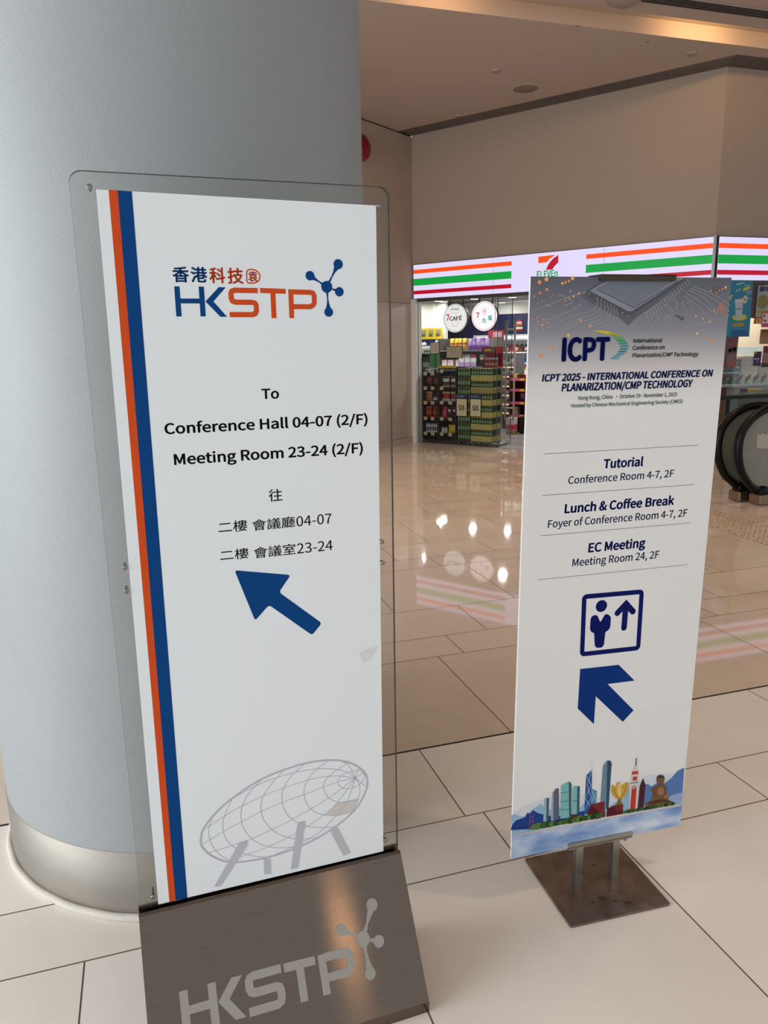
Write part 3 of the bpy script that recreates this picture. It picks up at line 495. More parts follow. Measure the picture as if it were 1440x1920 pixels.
# conference mark
x = MB(F2); x.text('ICPT', 0.0046, NAVY, *(-0.1790, -0.0549, 1.4622, 0.0490), weight=0.020, shear=0.0)
x.build('title_lettering', bd, label='large dark navy initials')
x = MB(F2)
LM = [mat('print_lime_%d' % i, c_, .5, spec=.15) for i, c_ in enumerate([(206, 190, 60), (170, 186, 70), (104, 168, 92), (64, 158, 120), (46, 150, 138), (40, 140, 148), (36, 134, 152), (34, 130, 150), (60, 150, 165)])]
x.poly(smooth([(-0.1002, 1.5279), (-0.0781, 1.5292), (-0.0556, 1.5259), (-0.0325, 1.5166), (-0.0505, 1.5169), (-0.0687, 1.5214)], 4, True), 0.0046, LM[0]); 
for i, q in enumerate([[(-0.0608, 1.5228), (-0.0465, 1.5234), (-0.0261, 1.5154), (-0.0550, 1.5173)], [(-0.0481, 1.5145), (-0.0251, 1.5142), (-0.0184, 1.5090), (-0.0419, 1.5093)], [(-0.0382, 1.5077), (-0.0174, 1.5074), (-0.0125, 1.5022), (-0.0342, 1.5026)], [(-0.0323, 1.5006), (-0.0105, 1.5002), (-0.0079, 1.4959), (-0.0293, 1.4962)], [(-0.0278, 1.4938), (-0.0064, 1.4935), (-0.0061, 1.4899), (-0.0270, 1.4903)], [(-0.0273, 1.4875), (-0.0064, 1.4872), (-0.0080, 1.4836), (-0.0284, 1.4840)], [(-0.0301, 1.4817), (-0.0091, 1.4813), (-0.0125, 1.4774), (-0.0325, 1.4778)], [(-0.0351, 1.4754), (-0.0151, 1.4751), (-0.0194, 1.4720), (-0.0394, 1.4724)], [(-0.0419, 1.4704), (-0.0229, 1.4701), (-0.0272, 1.4674), (-0.0463, 1.4678)], [(-0.0493, 1.4659), (-0.0298, 1.4655), (-0.0278, 1.4626), (-0.0523, 1.4632)]]): x.poly(q, 0.0046, LM[min(i + 1, 8)])
x.build('crescent_mark', bd, label='striped crescent from yellow to teal')
x = MB(F2)
for t, a in [('International', (0.0064, 0.0843, 1.4998, 0.0091)), ('Conference on', (0.0062, 0.0927, 1.4832, 0.0095)), ('Planarization/CMP Technology', (0.0062, 0.1889, 1.4657, 0.0091))]: x = MB(F2); x.text(t, 0.0046, BLACK, *a, weight=0.008, shear=0.12); x.build('lettering', bd, label='small black line beside the crescent')
for t, a in [('ICPT 2025 - INTERNATIONAL CONFERENCE ON', (-0.2264, 0.2351, 1.4155, 0.0156)), ('PLANARIZATION/CMP TECHNOLOGY', (-0.1755, 0.1800, 1.3914, 0.0169))]: x = MB(F2); x.text(t, 0.0046, NAVY, *a, weight=0.015, shear=0.14); x.build('heading', bd, label='bold navy slanted heading line')
for t, a in [('Hong Kong, China  · October 29 - November 1, 2025', (-0.1310, 0.1377, 1.3698, 0.0088)), ('Hosted by Chinese Mechanical Engineering Society (CMES)', (-0.1479, 0.1548, 1.3525, 0.0084))]: x = MB(F2); x.text(t, 0.0046, GREEN, *a, weight=0.006, shear=0.0); x.build('lettering', bd, label='small green line')
x = MB(F2)
for t, a, wt in [('Tutorial', (-0.0526, 0.0572, 1.2009, 0.0212), .015), ('Conference Room 4-7, 2F', (-0.1459, 0.1481, 1.1676, 0.0178), -.004), ('Lunch & Coffee Break', (-0.1527, 0.1548, 1.0953, 0.0217), .015), ('Foyer of Conference Room 4-7, 2F', (-0.1957, 0.1972, 1.0614, 0.0185), -.004), ('EC Meeting', (-0.0820, 0.0807, 0.9891, 0.0225), .015), ('Meeting Room 24, 2F', (-0.1242, 0.1241, 0.9557, 0.0194), -.004)]:
    x = MB(F2); x.text(t, 0.0037, NAVYT if wt < 0 else NAVY, *a, weight=.006 if wt < 0 else wt, shear=0.05); x.build('lettering' if wt < 0 else 'heading', bd)
for q in [[(-0.2121, 1.2449), (0.2127, 1.2427)], [(-0.2131, 1.1445), (0.2125, 1.1410)], [(-0.2136, 1.0446), (0.2103, 1.0393)], [(-0.2140, 0.9320), (0.2108, 0.9257)]]:
    x = MB(F2); z_ = (q[0][1] + q[1][1]) / 2; n_ = 92
    for k in range(n_):
        a = q[0][0] + (q[1][0] - q[0][0]) * k / n_; x.add([(a, z_, .0037), (a + .0028, z_, .0037), (a + .0028, z_ + .0016, .0037), (a, z_ + .0016, .0037)], [(0, 1, 2, 3)], NAVYT)
    x.build('dotted_line', bd)
x = MB(F2)
x.ribbon(round_poly([(-0.0854, 0.8717), (0.0801, 0.8681), (0.0818, 0.7105), (-0.0828, 0.7138)], 0.008), 0.0128, 0.0037, NAVY, closed=True)
q = [(-0.0350, 0.8411, 0.0162)][0]; x.disc(q[0], q[1], q[2], .0037, NAVY, 32)
x.poly(round_poly([(-0.0643, 0.8061), (-0.0620, 0.8150), (-0.0543, 0.8187), (-0.0454, 0.8172), (-0.0351, 0.7968), (-0.0232, 0.8175), (-0.0135, 0.8164), (-0.0054, 0.8075), (-0.0051, 0.7809), (-0.0094, 0.7722), (-0.0188, 0.7682), (-0.0207, 0.7317), (-0.0257, 0.7258), (-0.0402, 0.7257), (-0.0474, 0.7327), (-0.0513, 0.7688), (-0.0599, 0.7726), (-0.0642, 0.7809)], 0.004), .0037, NAVY)
q = [(0.0128, 0.8167), (0.0361, 0.8396), (0.0582, 0.8158), (0.0351, 0.7735)]; x.ribbon(q[:3], 0.0165, .0037, NAVY, caps=True); x.ribbon([q[1], q[3]], 0.0165, .00372, NAVY, caps=True)
x.build('escalator_symbol', bd, label='navy square symbol of a person beside an up arrow')
x = MB(F2); x.poly([(-0.0860, 0.6728), (0.0270, 0.6698), (0.0783, 0.6172), (-0.0023, 0.6187), (0.0819, 0.5297), (0.0512, 0.4997), (-0.0353, 0.5877), (-0.0359, 0.5062), (-0.0869, 0.5598)], .0037, ABLUE); x.build('arrow', bd, label='royal blue arrow pointing up left')
# skyline picture along the foot
def pm(n, c_): return mat('print_' + n, c_, .5, spec=.15)
x = MB(F2)
wm = mat('print_water', (120, 150, 205), .5, spec=.15); nt = wm.node_tree; bs = nt.nodes['Principled BSDF']; tc = nt.nodes.new('ShaderNodeTexCoord'); mp = nt.nodes.new('ShaderNodeMapping'); mp.inputs['Scale'].default_value = (4.5, 4.5, 10); nz = nt.nodes.new('ShaderNodeTexNoise'); nz.inputs['Scale'].default_value = 1.6; nz.inputs['Detail'].default_value = 3; rp = nt.nodes.new('ShaderNodeValToRGB')
nt.links.new(tc.outputs['Object'], mp.inputs[0]); nt.links.new(mp.outputs[0], nz.inputs[0]); nt.links.new(nz.outputs['Fac'], rp.inputs[0]); nt.links.new(rp.outputs[0], bs.inputs['Base Color'])
rp.color_ramp.elements[0].position = .30; rp.color_ramp.elements[0].color = col((100, 132, 194)); rp.color_ramp.elements[1].position = .68; rp.color_ramp.elements[1].color = col((220, 228, 240)); e = rp.color_ramp.elements.new(.47); e.color = col((148, 174, 216))
SKY = pm('haze', (214, 218, 226)); MLB = pm('far_hill', (150, 186, 214)); DB = pm('dark_hill', (28, 66, 140)); RB = pm('right_hill', (88, 124, 180)); RB2 = pm('right_hill_low', (150, 172, 208))
lo = [(bx0, bz0)]; wl0 = (-0.2677, 0.2106); wl1 = (0.2560, 0.2039)
x.poly([(bx0, bz0), (bx1, bz0), (bx1, wl1[1]), (bx0, wl0[1])], .0037, wm)
x.poly([(bx0, wl0[1])] + [(-0.2679, 0.2743), (-0.2284, 0.2960), (-0.1682, 0.3072), (-0.1156, 0.3087), (-0.0525, 0.2947), (0.0122, 0.2735), (0.0885, 0.3012), (0.1427, 0.3240), (0.2557, 0.3087)] + [(bx1, wl1[1])], .0037, SKY)
x.poly([(bx0, wl0[1])] + [(-0.2679, 0.2720), (-0.2556, 0.2755), (-0.2402, 0.2643), (-0.2250, 0.2637), (-0.2062, 0.2804), (-0.1815, 0.2934), (-0.1668, 0.2752), (-0.1489, 0.2672), (-0.1139, 0.2742), (-0.0683, 0.2563), (-0.0511, 0.2692), (-0.0315, 0.2446), (0.0233, 0.2434), (0.0501, 0.2571), (0.0838, 0.3020), (0.0936, 0.2206), (-0.0298, 0.2163)], .0038, MLB)
x.poly([(bx0, (-0.2687, 0.2450)[1])] + [(-0.2528, 0.2555), (-0.2271, 0.2604), (-0.2211, 0.2729), (-0.2144, 0.2684), (-0.2039, 0.2777), (-0.1904, 0.2660), (-0.1726, 0.2580), (-0.1525, 0.2495), (-0.1266, 0.2629), (-0.1257, 0.2443), (-0.0497, 0.2458), (-0.0482, 0.2199), (-0.2060, 0.2188), (-0.2682, 0.2294)], .0039, DB)
x.poly([(0.1388, 0.2262), (0.1227, 0.2810), (0.1367, 0.2934), (0.1476, 0.2928), (0.1569, 0.2832), (0.1759, 0.2938), (0.2002, 0.2866), (0.2206, 0.2999), (0.2380, 0.3189), (0.2595, 0.3250), (0.2621, 0.2066)], .0038, RB); x.poly([(0.2030, 0.2283), (0.2257, 0.2431), (0.2632, 0.2457), (0.2616, 0.2067), (0.1948, 0.2117)], .0039, RB2)
TE = pm('teal_glass', (150, 184, 190)); TED = pm('teal_dark', (66, 96, 110)); GRT = pm('green_glass', (128, 184, 184)); GRD = pm('green_glass_dark', (52, 96, 104)); SLT = pm('slate_tower', (92, 104, 122)); SLL = pm('slate_light', (160, 170, 182))
BLT = pm('blue_tower', (40, 88, 150)); BLL = pm('blue_glass', (78, 142, 178)); IF1 = pm('steel_tower', (112, 138, 158)); IF2 = pm('steel_tower_dark', (52, 78, 110)); MR = pm('red_block', (122, 44, 46)); MRD = pm('red_block_dark', (88, 26, 32)); GLD = pm('gold', (204, 160, 70)); GLH = pm('gold_light', (230, 196, 112)); GLX = pm('gold_dark', (142, 98, 34)); CLR = pm('clock_red', (190, 62, 54)); CLW = pm('clock_stone', (216, 204, 200)); MAR = pm('maroon', (74, 30, 44)); BRZ = pm('bronze', (120, 86, 58)); BRD = pm('bronze_dark', (78, 54, 36)); BRL = pm('bronze_light', (156, 116, 80)); GRN = pm('tree', (58, 92, 46)); GRN2 = pm('tree_dark', (38, 66, 32)); GRN3 = pm('tree_light', (92, 122, 62)); WHT = pm('white_line', (222, 228, 236)); ORS = pm('shore_glow', (232, 190, 170))
x.poly([(-0.1725, 0.3071), (-0.1656, 0.3076), (-0.1637, 0.2352), (-0.1726, 0.2360)], .0041, TE); x.poly([(-0.1656, 0.3076), (-0.1581, 0.3062), (-0.1571, 0.2339), (-0.1637, 0.2352)], .0041, TED)
x.poly([(-0.1501, 0.3128), (-0.1479, 0.3224), (-0.1387, 0.3320), (-0.1352, 0.3318), (-0.1334, 0.2389), (-0.1503, 0.2317)], .0041, SLL); x.poly([(-0.1461, 0.3211), (-0.1379, 0.3323), (-0.1303, 0.3295), (-0.1258, 0.2370), (-0.1428, 0.2316)], .0042, SLT)
x.poly([(-0.1249, 0.3371), (-0.1021, 0.3465), (-0.0967, 0.3029), (-0.0939, 0.2326), (-0.1217, 0.2352)], .0041, GRT); x.poly([(-0.1021, 0.3465), (-0.0932, 0.3377), (-0.0895, 0.2336), (-0.0948, 0.2328)], .0042, GRD)
x.poly([(-0.0898, 0.3235), (-0.0857, 0.3291), (-0.0745, 0.3271), (-0.0710, 0.2402), (-0.0881, 0.2416)], .0041, GRT); x.poly([(-0.0758, 0.3273), (-0.0677, 0.3249), (-0.0647, 0.2399), (-0.0719, 0.2399)], .0042, GRD)
for yy in (370, 430, 480, 520): x.ribbon([(-0.1247, 0.3149), (-0.0937, 0.3138)] if yy == 370 else [(-0.1243, 0.2876), (-0.0923, 0.2857)] if yy == 430 else [(-0.1230, 0.2622), (-0.0909, 0.2597)] if yy == 480 else [(-0.0895, 0.2833), (-0.0662, 0.2826)], 0.0016, .0043, TED)
x.poly([(-0.0502, 0.3544), (-0.0332, 0.3695), (-0.0271, 0.2321), (-0.0499, 0.2342)], .0041, BLT); x.poly([(-0.0319, 0.3116), (-0.0141, 0.3005), (-0.0146, 0.2646), (-0.0301, 0.2583)], .0042, BLL)
for q in [[(-0.0502, 0.3544), (-0.0335, 0.3233), (-0.0493, 0.2850), (-0.0293, 0.2535)], [(-0.0344, 0.3679), (-0.0453, 0.3254), (-0.0310, 0.2815), (-0.0489, 0.2480)], [(-0.0318, 0.3092), (-0.0138, 0.2668)], [(-0.0141, 0.3005), (-0.0302, 0.2675)], [(-0.0376, 0.3986), (-0.0362, 0.3669)], [(-0.0345, 0.3981), (-0.0331, 0.3677)]]: x.ribbon(q, 0.0009, .0043, WHT)
x.poly([(-0.0007, 0.3743), (0.0049, 0.3846), (0.0118, 0.3902), (0.0173, 0.3888), (0.0200, 0.2385), (-0.0019, 0.2659)], .0041, IF1); x.poly([(0.0118, 0.3902), (0.0219, 0.3871), (0.0263, 0.3764), (0.0254, 0.3629), (0.0255, 0.2384), (0.0173, 0.2376)], .0042, IF2); x.ribbon([(0.0037, 0.3349), (0.0242, 0.3335)], .0014, .0043, SLT); x.ribbon([(0.0027, 0.2937), (0.0247, 0.2920)], .0014, .0043, SLT)
x.poly([(-0.0897, 0.2373), (-0.0854, 0.2411), (-0.0486, 0.2270), (-0.0484, 0.2223), (-0.0892, 0.2280)], .0044, MR); x.poly([(-0.0303, 0.2620), (0.0105, 0.2645), (0.0170, 0.2137), (-0.0298, 0.2163), (-0.0401, 0.2360)], .0044, MR); x.poly([(-0.0303, 0.2620), (0.0112, 0.2177), (-0.0298, 0.2163), (-0.0401, 0.2360)], .0045, MRD); x.poly([(0.0209, 0.2383), (0.0407, 0.2448), (0.0704, 0.2448), (0.0718, 0.2125), (0.0198, 0.2132)], .0044, MRD); x.poly([(0.0464, 0.2437), (0.0704, 0.2439), (0.0709, 0.2250), (0.0475, 0.2271)], .0045, MR)
x.poly(smooth([(0.0290, 0.3097), (0.0362, 0.3107), (0.0415, 0.3005), (0.0461, 0.3144), (0.0542, 0.3166), (0.0615, 0.3038), (0.0703, 0.3100), (0.0823, 0.3107), (0.0822, 0.2931), (0.0792, 0.2773), (0.0707, 0.2663), (0.0618, 0.2605), (0.0543, 0.2619), (0.0407, 0.2719), (0.0315, 0.2861), (0.0297, 0.2989)], 4, True), .0046, GLD); x.poly(smooth([(0.0488, 0.3084), (0.0554, 0.3127), (0.0609, 0.2992), (0.0609, 0.2737), (0.0547, 0.2702), (0.0481, 0.2854)], 4, True), .0047, GLH); x.poly([(0.0523, 0.2651), (0.0626, 0.2631), (0.0624, 0.2524), (0.0705, 0.2429), (0.0454, 0.2449), (0.0530, 0.2542)], .0046, GLX); x.ribbon(smooth([(0.0358, 0.3038), (0.0437, 0.2815), (0.0564, 0.2652)]), .0014, .0048, GLX); x.ribbon(smooth([(0.0768, 0.3033), (0.0698, 0.2790), (0.0588, 0.2648)]), .0014, .0048, GLX)
x.poly([(0.0870, 0.3098), (0.1150, 0.3076), (0.1171, 0.2208), (0.0888, 0.2225)], .0045, CLW); x.poly([(0.0939, 0.2909), (0.1090, 0.2891), (0.1104, 0.2221), (0.0934, 0.2230)], .0046, CLR); x.poly([(0.0899, 0.3324), (0.1122, 0.3312), (0.1130, 0.3098), (0.0886, 0.3123)], .0045, CLW); x.poly([(0.0950, 0.3255), (0.1081, 0.3246), (0.1082, 0.3116), (0.0951, 0.3130)], .0046, CLR); x.poly([(0.0919, 0.3431), (0.1095, 0.3428), (0.1113, 0.3314), (0.0908, 0.3322)], .0045, CLR); x.poly([(0.0950, 0.3499), (0.1062, 0.3498), (0.1087, 0.3411), (0.0929, 0.3420)], .0046, CLW); x.poly([(0.0972, 0.3578), (0.1046, 0.3574), (0.1072, 0.3487), (0.0951, 0.3490)], .0045, CLW); x.poly([(0.1003, 0.3591), (0.0999, 0.3829), (0.1027, 0.3825), (0.1036, 0.3585)], .0045, IF2)
q = [(0.1001, 0.2898, 0.0061)][0]; x.disc(q[0], q[1], q[2], .0047, BLACK, 18); x.disc(q[0], q[1], q[2] * .7, .0048, CLW, 18); x.ribbon([(0.1001, 0.2898), (0.0998, 0.2936)], .0007, .0049, BLACK); x.ribbon([(0.1001, 0.2898), (0.1030, 0.2883)], .0007, .0049, BLACK); x.ribbon([(0.0881, 0.3068), (0.1143, 0.3049)], .002, .0048, IF2)
x.poly([(0.1190, 0.2919), (0.1236, 0.3051), (0.1280, 0.3150), (0.1332, 0.3024), (0.1368, 0.2924), (0.1368, 0.2218), (0.1179, 0.2221)], .0045, MAR)
x.poly(smooth([(0.1413, 0.2247), (0.1477, 0.2340), (0.1545, 0.2374), (0.1600, 0.2402), (0.1618, 0.2644), (0.1557, 0.2693), (0.1567, 0.2795), (0.1652, 0.2798), (0.1735, 0.2830), (0.1788, 0.2867), (0.1958, 0.2827), (0.2048, 0.2731), (0.2094, 0.2533), (0.2132, 0.2431), (0.2167, 0.2362), (0.2148, 0.2309), (0.2250, 0.2242), (0.2329, 0.2169), (0.2137, 0.2158), (0.1751, 0.2193)], 4, True), .0046, BRZ); x.poly(smooth([(0.1710, 0.3003), (0.1728, 0.3131), (0.1830, 0.3150), (0.1940, 0.3093), (0.1970, 0.2966), (0.1940, 0.2878), (0.1858, 0.2836), (0.1766, 0.2909)], 4, True), .0048, BRZ); x.poly(smooth([(0.1715, 0.3058), (0.1737, 0.3139), (0.1830, 0.3160), (0.1928, 0.3114), (0.1966, 0.3014), (0.1847, 0.3063)], 3, True), .0049, BRD)
x.poly(smooth([(0.1799, 0.2743), (0.1943, 0.2726), (0.1995, 0.2575), (0.1916, 0.2495), (0.1796, 0.2555)], 4, True), .0047, BRL); x.poly(smooth([(0.1479, 0.2311), (0.1735, 0.2376), (0.2025, 0.2341), (0.2278, 0.2198), (0.1935, 0.2272), (0.1650, 0.2250)], 4, True), .0047, BRD); x.poly(smooth([(0.1991, 0.2457), (0.2099, 0.2480), (0.2164, 0.2401), (0.2046, 0.2375)], 3, True), .0048, BRL); x.ribbon(smooth([(0.1700, 0.2794), (0.1666, 0.2635), (0.1754, 0.2430)]), .0013, .0048, BRD); x.ribbon(smooth([(0.2031, 0.2710), (0.2026, 0.2545), (0.1966, 0.2461)]), .0013, .0048, BRD)
x.ribbon([wl0, wl1], .0022, .0044, ORS)
rr = random.Random(5)
def trees(q0, q1, n, r0):
    for k in range(n):
        t = k / (n - 1); px_, py_ = q0[0] + (q1[0] - q0[0]) * t, q0[1] + (q1[1] - q0[1]) * t; r_ = r0 * rr.uniform(.7, 1.25)
        x.disc(px_, py_ + r_ * .4, r_, .0050 + .00001 * k, (GRN, GRN2, GRN3)[rr.randrange(3)], 11, r_ * .85)
trees((-0.2004, 0.2213), (-0.0025, 0.2180), 34, .0105); trees((0.0762, 0.2154), (0.2309, 0.2125), 26, .0062)
RBR = pm('bridge_red', (190, 96, 92))
for q in [[(-0.2127, 0.2704), (-0.2136, 0.2134)], [(-0.2040, 0.2696), (-0.2051, 0.2301)], [(-0.2123, 0.2589), (-0.2040, 0.2587)], [(-0.2127, 0.2453), (-0.2044, 0.2450)]]: x.ribbon(q, .0011, .0052, RBR)
x.ribbon(smooth([(-0.2665, 0.2291), (-0.2389, 0.2277), (-0.2135, 0.2669)]), .0007, .0052, MAR); x.ribbon([(-0.2665, 0.2300), (-0.2064, 0.2303)], .0009, .0052, MAR)
x.build('skyline_picture', bd, label='printed harbour skyline with towers, a golden flower, a clock tower and a seated statue')
# ------------------------------------------------------------------ shop front
FY = frame((0, -0.03, 0), (1, 0, 0), (0, 0, 1), (0, -1, 0))                 # (x, z, towards viewer) on the face of the lit sign
FYR = RC @ frame((0, -0.03, 0), (1, 0, 0), (0, 0, 1), (0, -1, 0))
def lit(name, rgb, e): return mat(name, rgb, 0.4, spec=0.3, emit=e)
LW = lit('sign_white', (224, 216, 250), 0.97); LO = lit('sign_orange', (255, 78, 16), 0.95); LG = lit('sign_green', (10, 160, 64), 0.95); LR = lit('sign_red', (186, 6, 40), 0.95)
FRM = mat('sign_frame', (96, 92, 90), 0.4, 0.6)
SX0, SX1 = 0.02, 4.352
sg = empty('shop_sign', (2.1, -0.03, SB), 'long lit shop sign with orange, green and red stripes above the glass front', 'sign')
inv = Matrix.Translation((-2.1, 0.03, -SB))
x = MB(inv); x.box(SX0, SX1, -0.028, 0.0, SB, SB + 0.51, FRM); x.build('sign_box', sg)
x = MB(inv @ FY); x.add([(SX0 + .012, SB + .010, .0005), (SX1 - .012, SB + .010, .0005), (SX1 - .012, SB + .500, .0005), (SX0 + .012, SB + .500, .0005)], [(0, 1, 2, 3)], LW)
for sxx in (1.402, 3.014): x.add([(sxx - .002, SB + .01, .0007), (sxx + .002, SB + .01, .0007), (sxx + .002, SB + .5, .0007), (sxx - .002, SB + .5, .0007)], [(0, 1, 2, 3)], mat('seam', (150, 140, 170), .5, emit=.4))
x.build('light_panel', sg)
Z = [((2.6294), (2.5724), LO), ((2.4985), (2.3982), LG), ((2.3251), (2.2708), LR)]
XS = [(SX0 + .013, 1.6906), (2.7731, SX1 - .013)]
for a, b_ in XS:
    for z1, z0, m in Z: x = MB(inv @ FY); x.add([(a, z0, .001), (b_, z0, .001), (b_, z1, .001), (a, z1, .001)], [(0, 1, 2, 3)], m); x.build('stripe', sg)
x = MB(inv @ FY)
x.poly([(2.0919, 2.6555), (2.2861, 2.6612), (2.3394, 2.6568), (2.2607, 2.6182), (2.2191, 2.5763), (2.0944, 2.5714)], .001, LO)
x.poly(smooth([(2.3816, 2.6627), (2.3611, 2.6432), (2.3141, 2.6187), (2.2623, 2.5706), (2.2314, 2.5253), (2.2087, 2.4767)]) + smooth([(2.3028, 2.4748), (2.3232, 2.5042), (2.3541, 2.5351), (2.3851, 2.5588)]), .0012, LR)
x.text('ELEVEn', .001, LG, 2.0763, 2.3825, 2.3822, 0.0837, weight=.012)
x.build('logo_mark', sg, label='orange and red numeral over green lettering')
sg2 = empty('shop_sign', (4.35, 0, SB), 'lit striped shop sign turning right past the metal corner strip', 'sign', TA)
inv2 = Matrix.Translation((0, 0, -SB))
x = MB(inv2); x.box(0.03, 6.5, -0.028, 0.0, SB, SB + 0.51, FRM); x.build('sign_box', sg2)
FL = inv2 @ frame((0, -0.03, 0), (1, 0, 0), (0, 0, 1), (0, -1, 0))
x = MB(FL); x.add([(.032, SB + .010, .0005), (6.49, SB + .010, .0005), (6.49, SB + .500, .0005), (.032, SB + .500, .0005)], [(0, 1, 2, 3)], LW); x.build('light_panel', sg2)
for z1, z0, m in Z: x = MB(FL); x.add([(.034, z0, .001), (2.6, z0, .001), (2.6, z1, .001), (.034, z1, .001)], [(0, 1, 2, 3)], m); x.build('stripe', sg2)
x = MB(); x.box(4.345, 4.375, -0.046, -0.005, SB - 0.005, SB + 0.515, mat('corner_strip', (120, 118, 116), 0.35, 0.8)); tag(x.build('corner_strip'), 'narrow grey metal strip between the two lit shop signs', 'trim')
# hanging lit roundels behind the glass
def roundel(x0, z0, label, faces):
    r = empty('hanging_sign', (x0, 0.05, z0), label, 'sign')
    FR_ = frame((0, 0, 0), (1, 0, 0), (0, 0, 1), (0, -1, 0))
    x = MB(Matrix.Rotation(PI / 2, 4, 'X')); x.lathe([(0, -0.05), (0.212, -0.05), (0.214, 0.0), (0.206, 0.004), (0, 0.004)], mat('roundel_body', (60, 52, 52), 0.5), 48); x.build('light_box', r)
    x = MB(FR_); faces(x); x.build('face', r)
    for sx in (-0.10, 0.12): x = MB(); x.box(sx - 0.008, sx + 0.008, 0.018, 0.034, 0.15, SB + 0.24 - z0, mat('hanger', (52, 40, 40), 0.5)); x.build('hanger', r)
RW = lit('roundel_white', (252, 243, 246), 1.0); RW2 = lit('roundel_rosewhite', (255, 242, 250), 1.25)
RG = lit('roundel_green', (120, 176, 112), 0.8); RGr = lit('roundel_palegreen', (186, 206, 176), 0.8); RRD = lit('roundel_red', (214, 40, 72), 0.85); RPK = lit('roundel_pink', (246, 150, 152), 0.95); RPP = lit('roundel_palepink', (248, 206, 218), 0.95); RTL = lit('roundel_teal', (76, 176, 176), 0.85); RBK = mat('roundel_black', (44, 38, 42), 0.5)
def seven(x, a, b, w_, h_): x.poly([(a + u * w_, b + v * h_) for u, v in ((0, 1), (1, 1), (1, .84), (.55, 0), (.24, 0), (.70, .80), (0, .80))], .0049, RRD)
def face1(x):
    x.disc(0, 0, 0.207, .0045, RW, 48); x.ring(0, 0, 0.190, 0.197, .0047, RG)
    x.poly(round_poly([(-.085, .118), (.075, .118), (.066, .142), (-.066, .142)], .006), .0047, RGr); x.ribbon([(-.060, .142), (-.052, .166), (.052, .166), (.060, .142)], .005, .0048, RGr); x.ribbon([(-.075, .118), (-.064, .075)], .005, .0048, RGr); x.ribbon([(.062, .118), (.055, .075), (-.064, .075)], .005, .0048, RGr)
    x.ribbon([(-.056, -.035), (-.046, -.115), (.042, -.115), (.052, -.035)], .005, .0048, RGr, closed=True)
    seven(x, -.162, -.032, .060, .094); x.text('CAFÉ', .0049, RBK, -.100, .118, -.030, .055, weight=.012)
def face2(x):
    x.disc(0, 0, 0.210, .0045, RW2, 48); x.ring(0, 0, 0.188, 0.196, .0047, RPK)
    for a, b_, r_ in [(.005, .07, .068), (-.085, .015, .07), (.07, -.02, .075)]: x.ring(a, b_, r_ - .003, r_, .0047, RPP)
    for p in [[(.055, .115), (.085, .145)], [(-.19, -.06), (-.14, -.03)], [(-.15, -.12), (-.02, -.075)]]: x.ribbon(p, .004, .0048, RPK)
    seven(x, -.138, -.022, .056, .078)
    x.text('仔', .0049, RPK, 0, 0, 0, 0, .01, bbox=(-.030, .030, .040, .105)); x.text('包', .0049, RTL, 0, 0, 0, 0, .01, bbox=(-.035, -.095, .035, -.025)); x.text('檔', .0049, RTL, 0, 0, 0, 0, .01, bbox=(.058, -.065, .128, .010))
roundel(0.728, 1.898, 'round lit shop sign with a cup and black lettering, left of two', face1)
roundel(1.222, 1.910, 'round lit shop sign with pink and teal characters, right of two', face2)
# shop glass
GL = glass('shop_glass', (246, 249, 248), 0.0, 0.10); GE = mat('glass_edge', (34, 74, 52), 0.2)
def pane(name, M, w, z0, z1, t=0.012, **kw):
    x = MB(M); x.add([(0, 0, z0), (w, 0, z0), (w, 0, z1), (0, 0, z1)], [(0, 1, 2, 3)], GL); x.add([(0, t, z0), (w, t, z0), (w, t, z1), (0, t, z1)], [(3, 2, 1, 0)], GL)
    for a in (0, w): x.add([(a, 0, z0), (a, t, z0), (a, t, z1), (a, 0, z1)], [(0, 1, 2, 3)], GE)
    x.add([(0, 0, z1), (w, 0, z1), (w, t, z1), (0, t, z1)], [(0, 1, 2, 3)], GE); x.add([(0, 0, z0), (w, 0, z0), (w, t, z0), (0, t, z0)], [(3, 2, 1, 0)], GE)
    return x.build(name, **kw)
pane('window_1', Matrix.Translation((0.087, 0.0, 0)), 1.335, 0.012, SB - 0.002, kind='structure')
pane('window_2', Matrix.Translation((2.55, 0.0, 0)), 1.78, 0.012, SB - 0.002, kind='structure')
pane('window_3', RC @ Matrix.Translation((0.02, 0.0, 0)), 3.2, 0.012, SB - 0.002, kind='structure')
hx, hy = 1.450, 0.045; ex_, ey_ = 1.3840, 0.62
DA = math.degrees(math.atan2(ey_ - hy, ex_ - hx)); DL = math.hypot(ex_ - hx, ey_ - hy)
dr = empty('door_1', (hx, hy, 0), 'open glass shop door with long steel pull bars', 'door', DA); dr['kind'] = 'structure'
del dr['category']
d_ = pane('glass_leaf', I4, DL, 0.02, SB - 0.02); d_.parent = dr
CHR = mat('pull_bar_steel', (190, 174, 166), 0.4, 0.35)
for sy in (-0.062, 0.074):
    x = MB(); x.tube([(DL - 0.06, sy, 0.36), (DL - 0.06, sy, 1.85)], 0.0165, CHR, 14)
    for z_ in (0.55, 1.72): x.tube([(DL - 0.06, sy, z_), (DL - 0.06, 0.006, z_)], 0.011, CHR, 10)
    x.build('pull_bar', dr)
x = MB(); x.box(DL - .16, DL + .004, -0.012, 0.024, 0.012, 0.075, CHR); x.build('patch_fitting', dr)
x = MB(); x.box(0, DL - .16, 0.0, 0.012, 0.010, 0.024, GE); x.build('bottom_seal', dr)
tr = MB(); tr.box(0.0, 4.35, -0.02, 0.10, SB - 0.035, SB - 0.001, mat('head_frame', (78, 72, 70), 0.4, 0.5)); tr.build('trim_2', kind='structure', label='dark head frame under the lit sign')
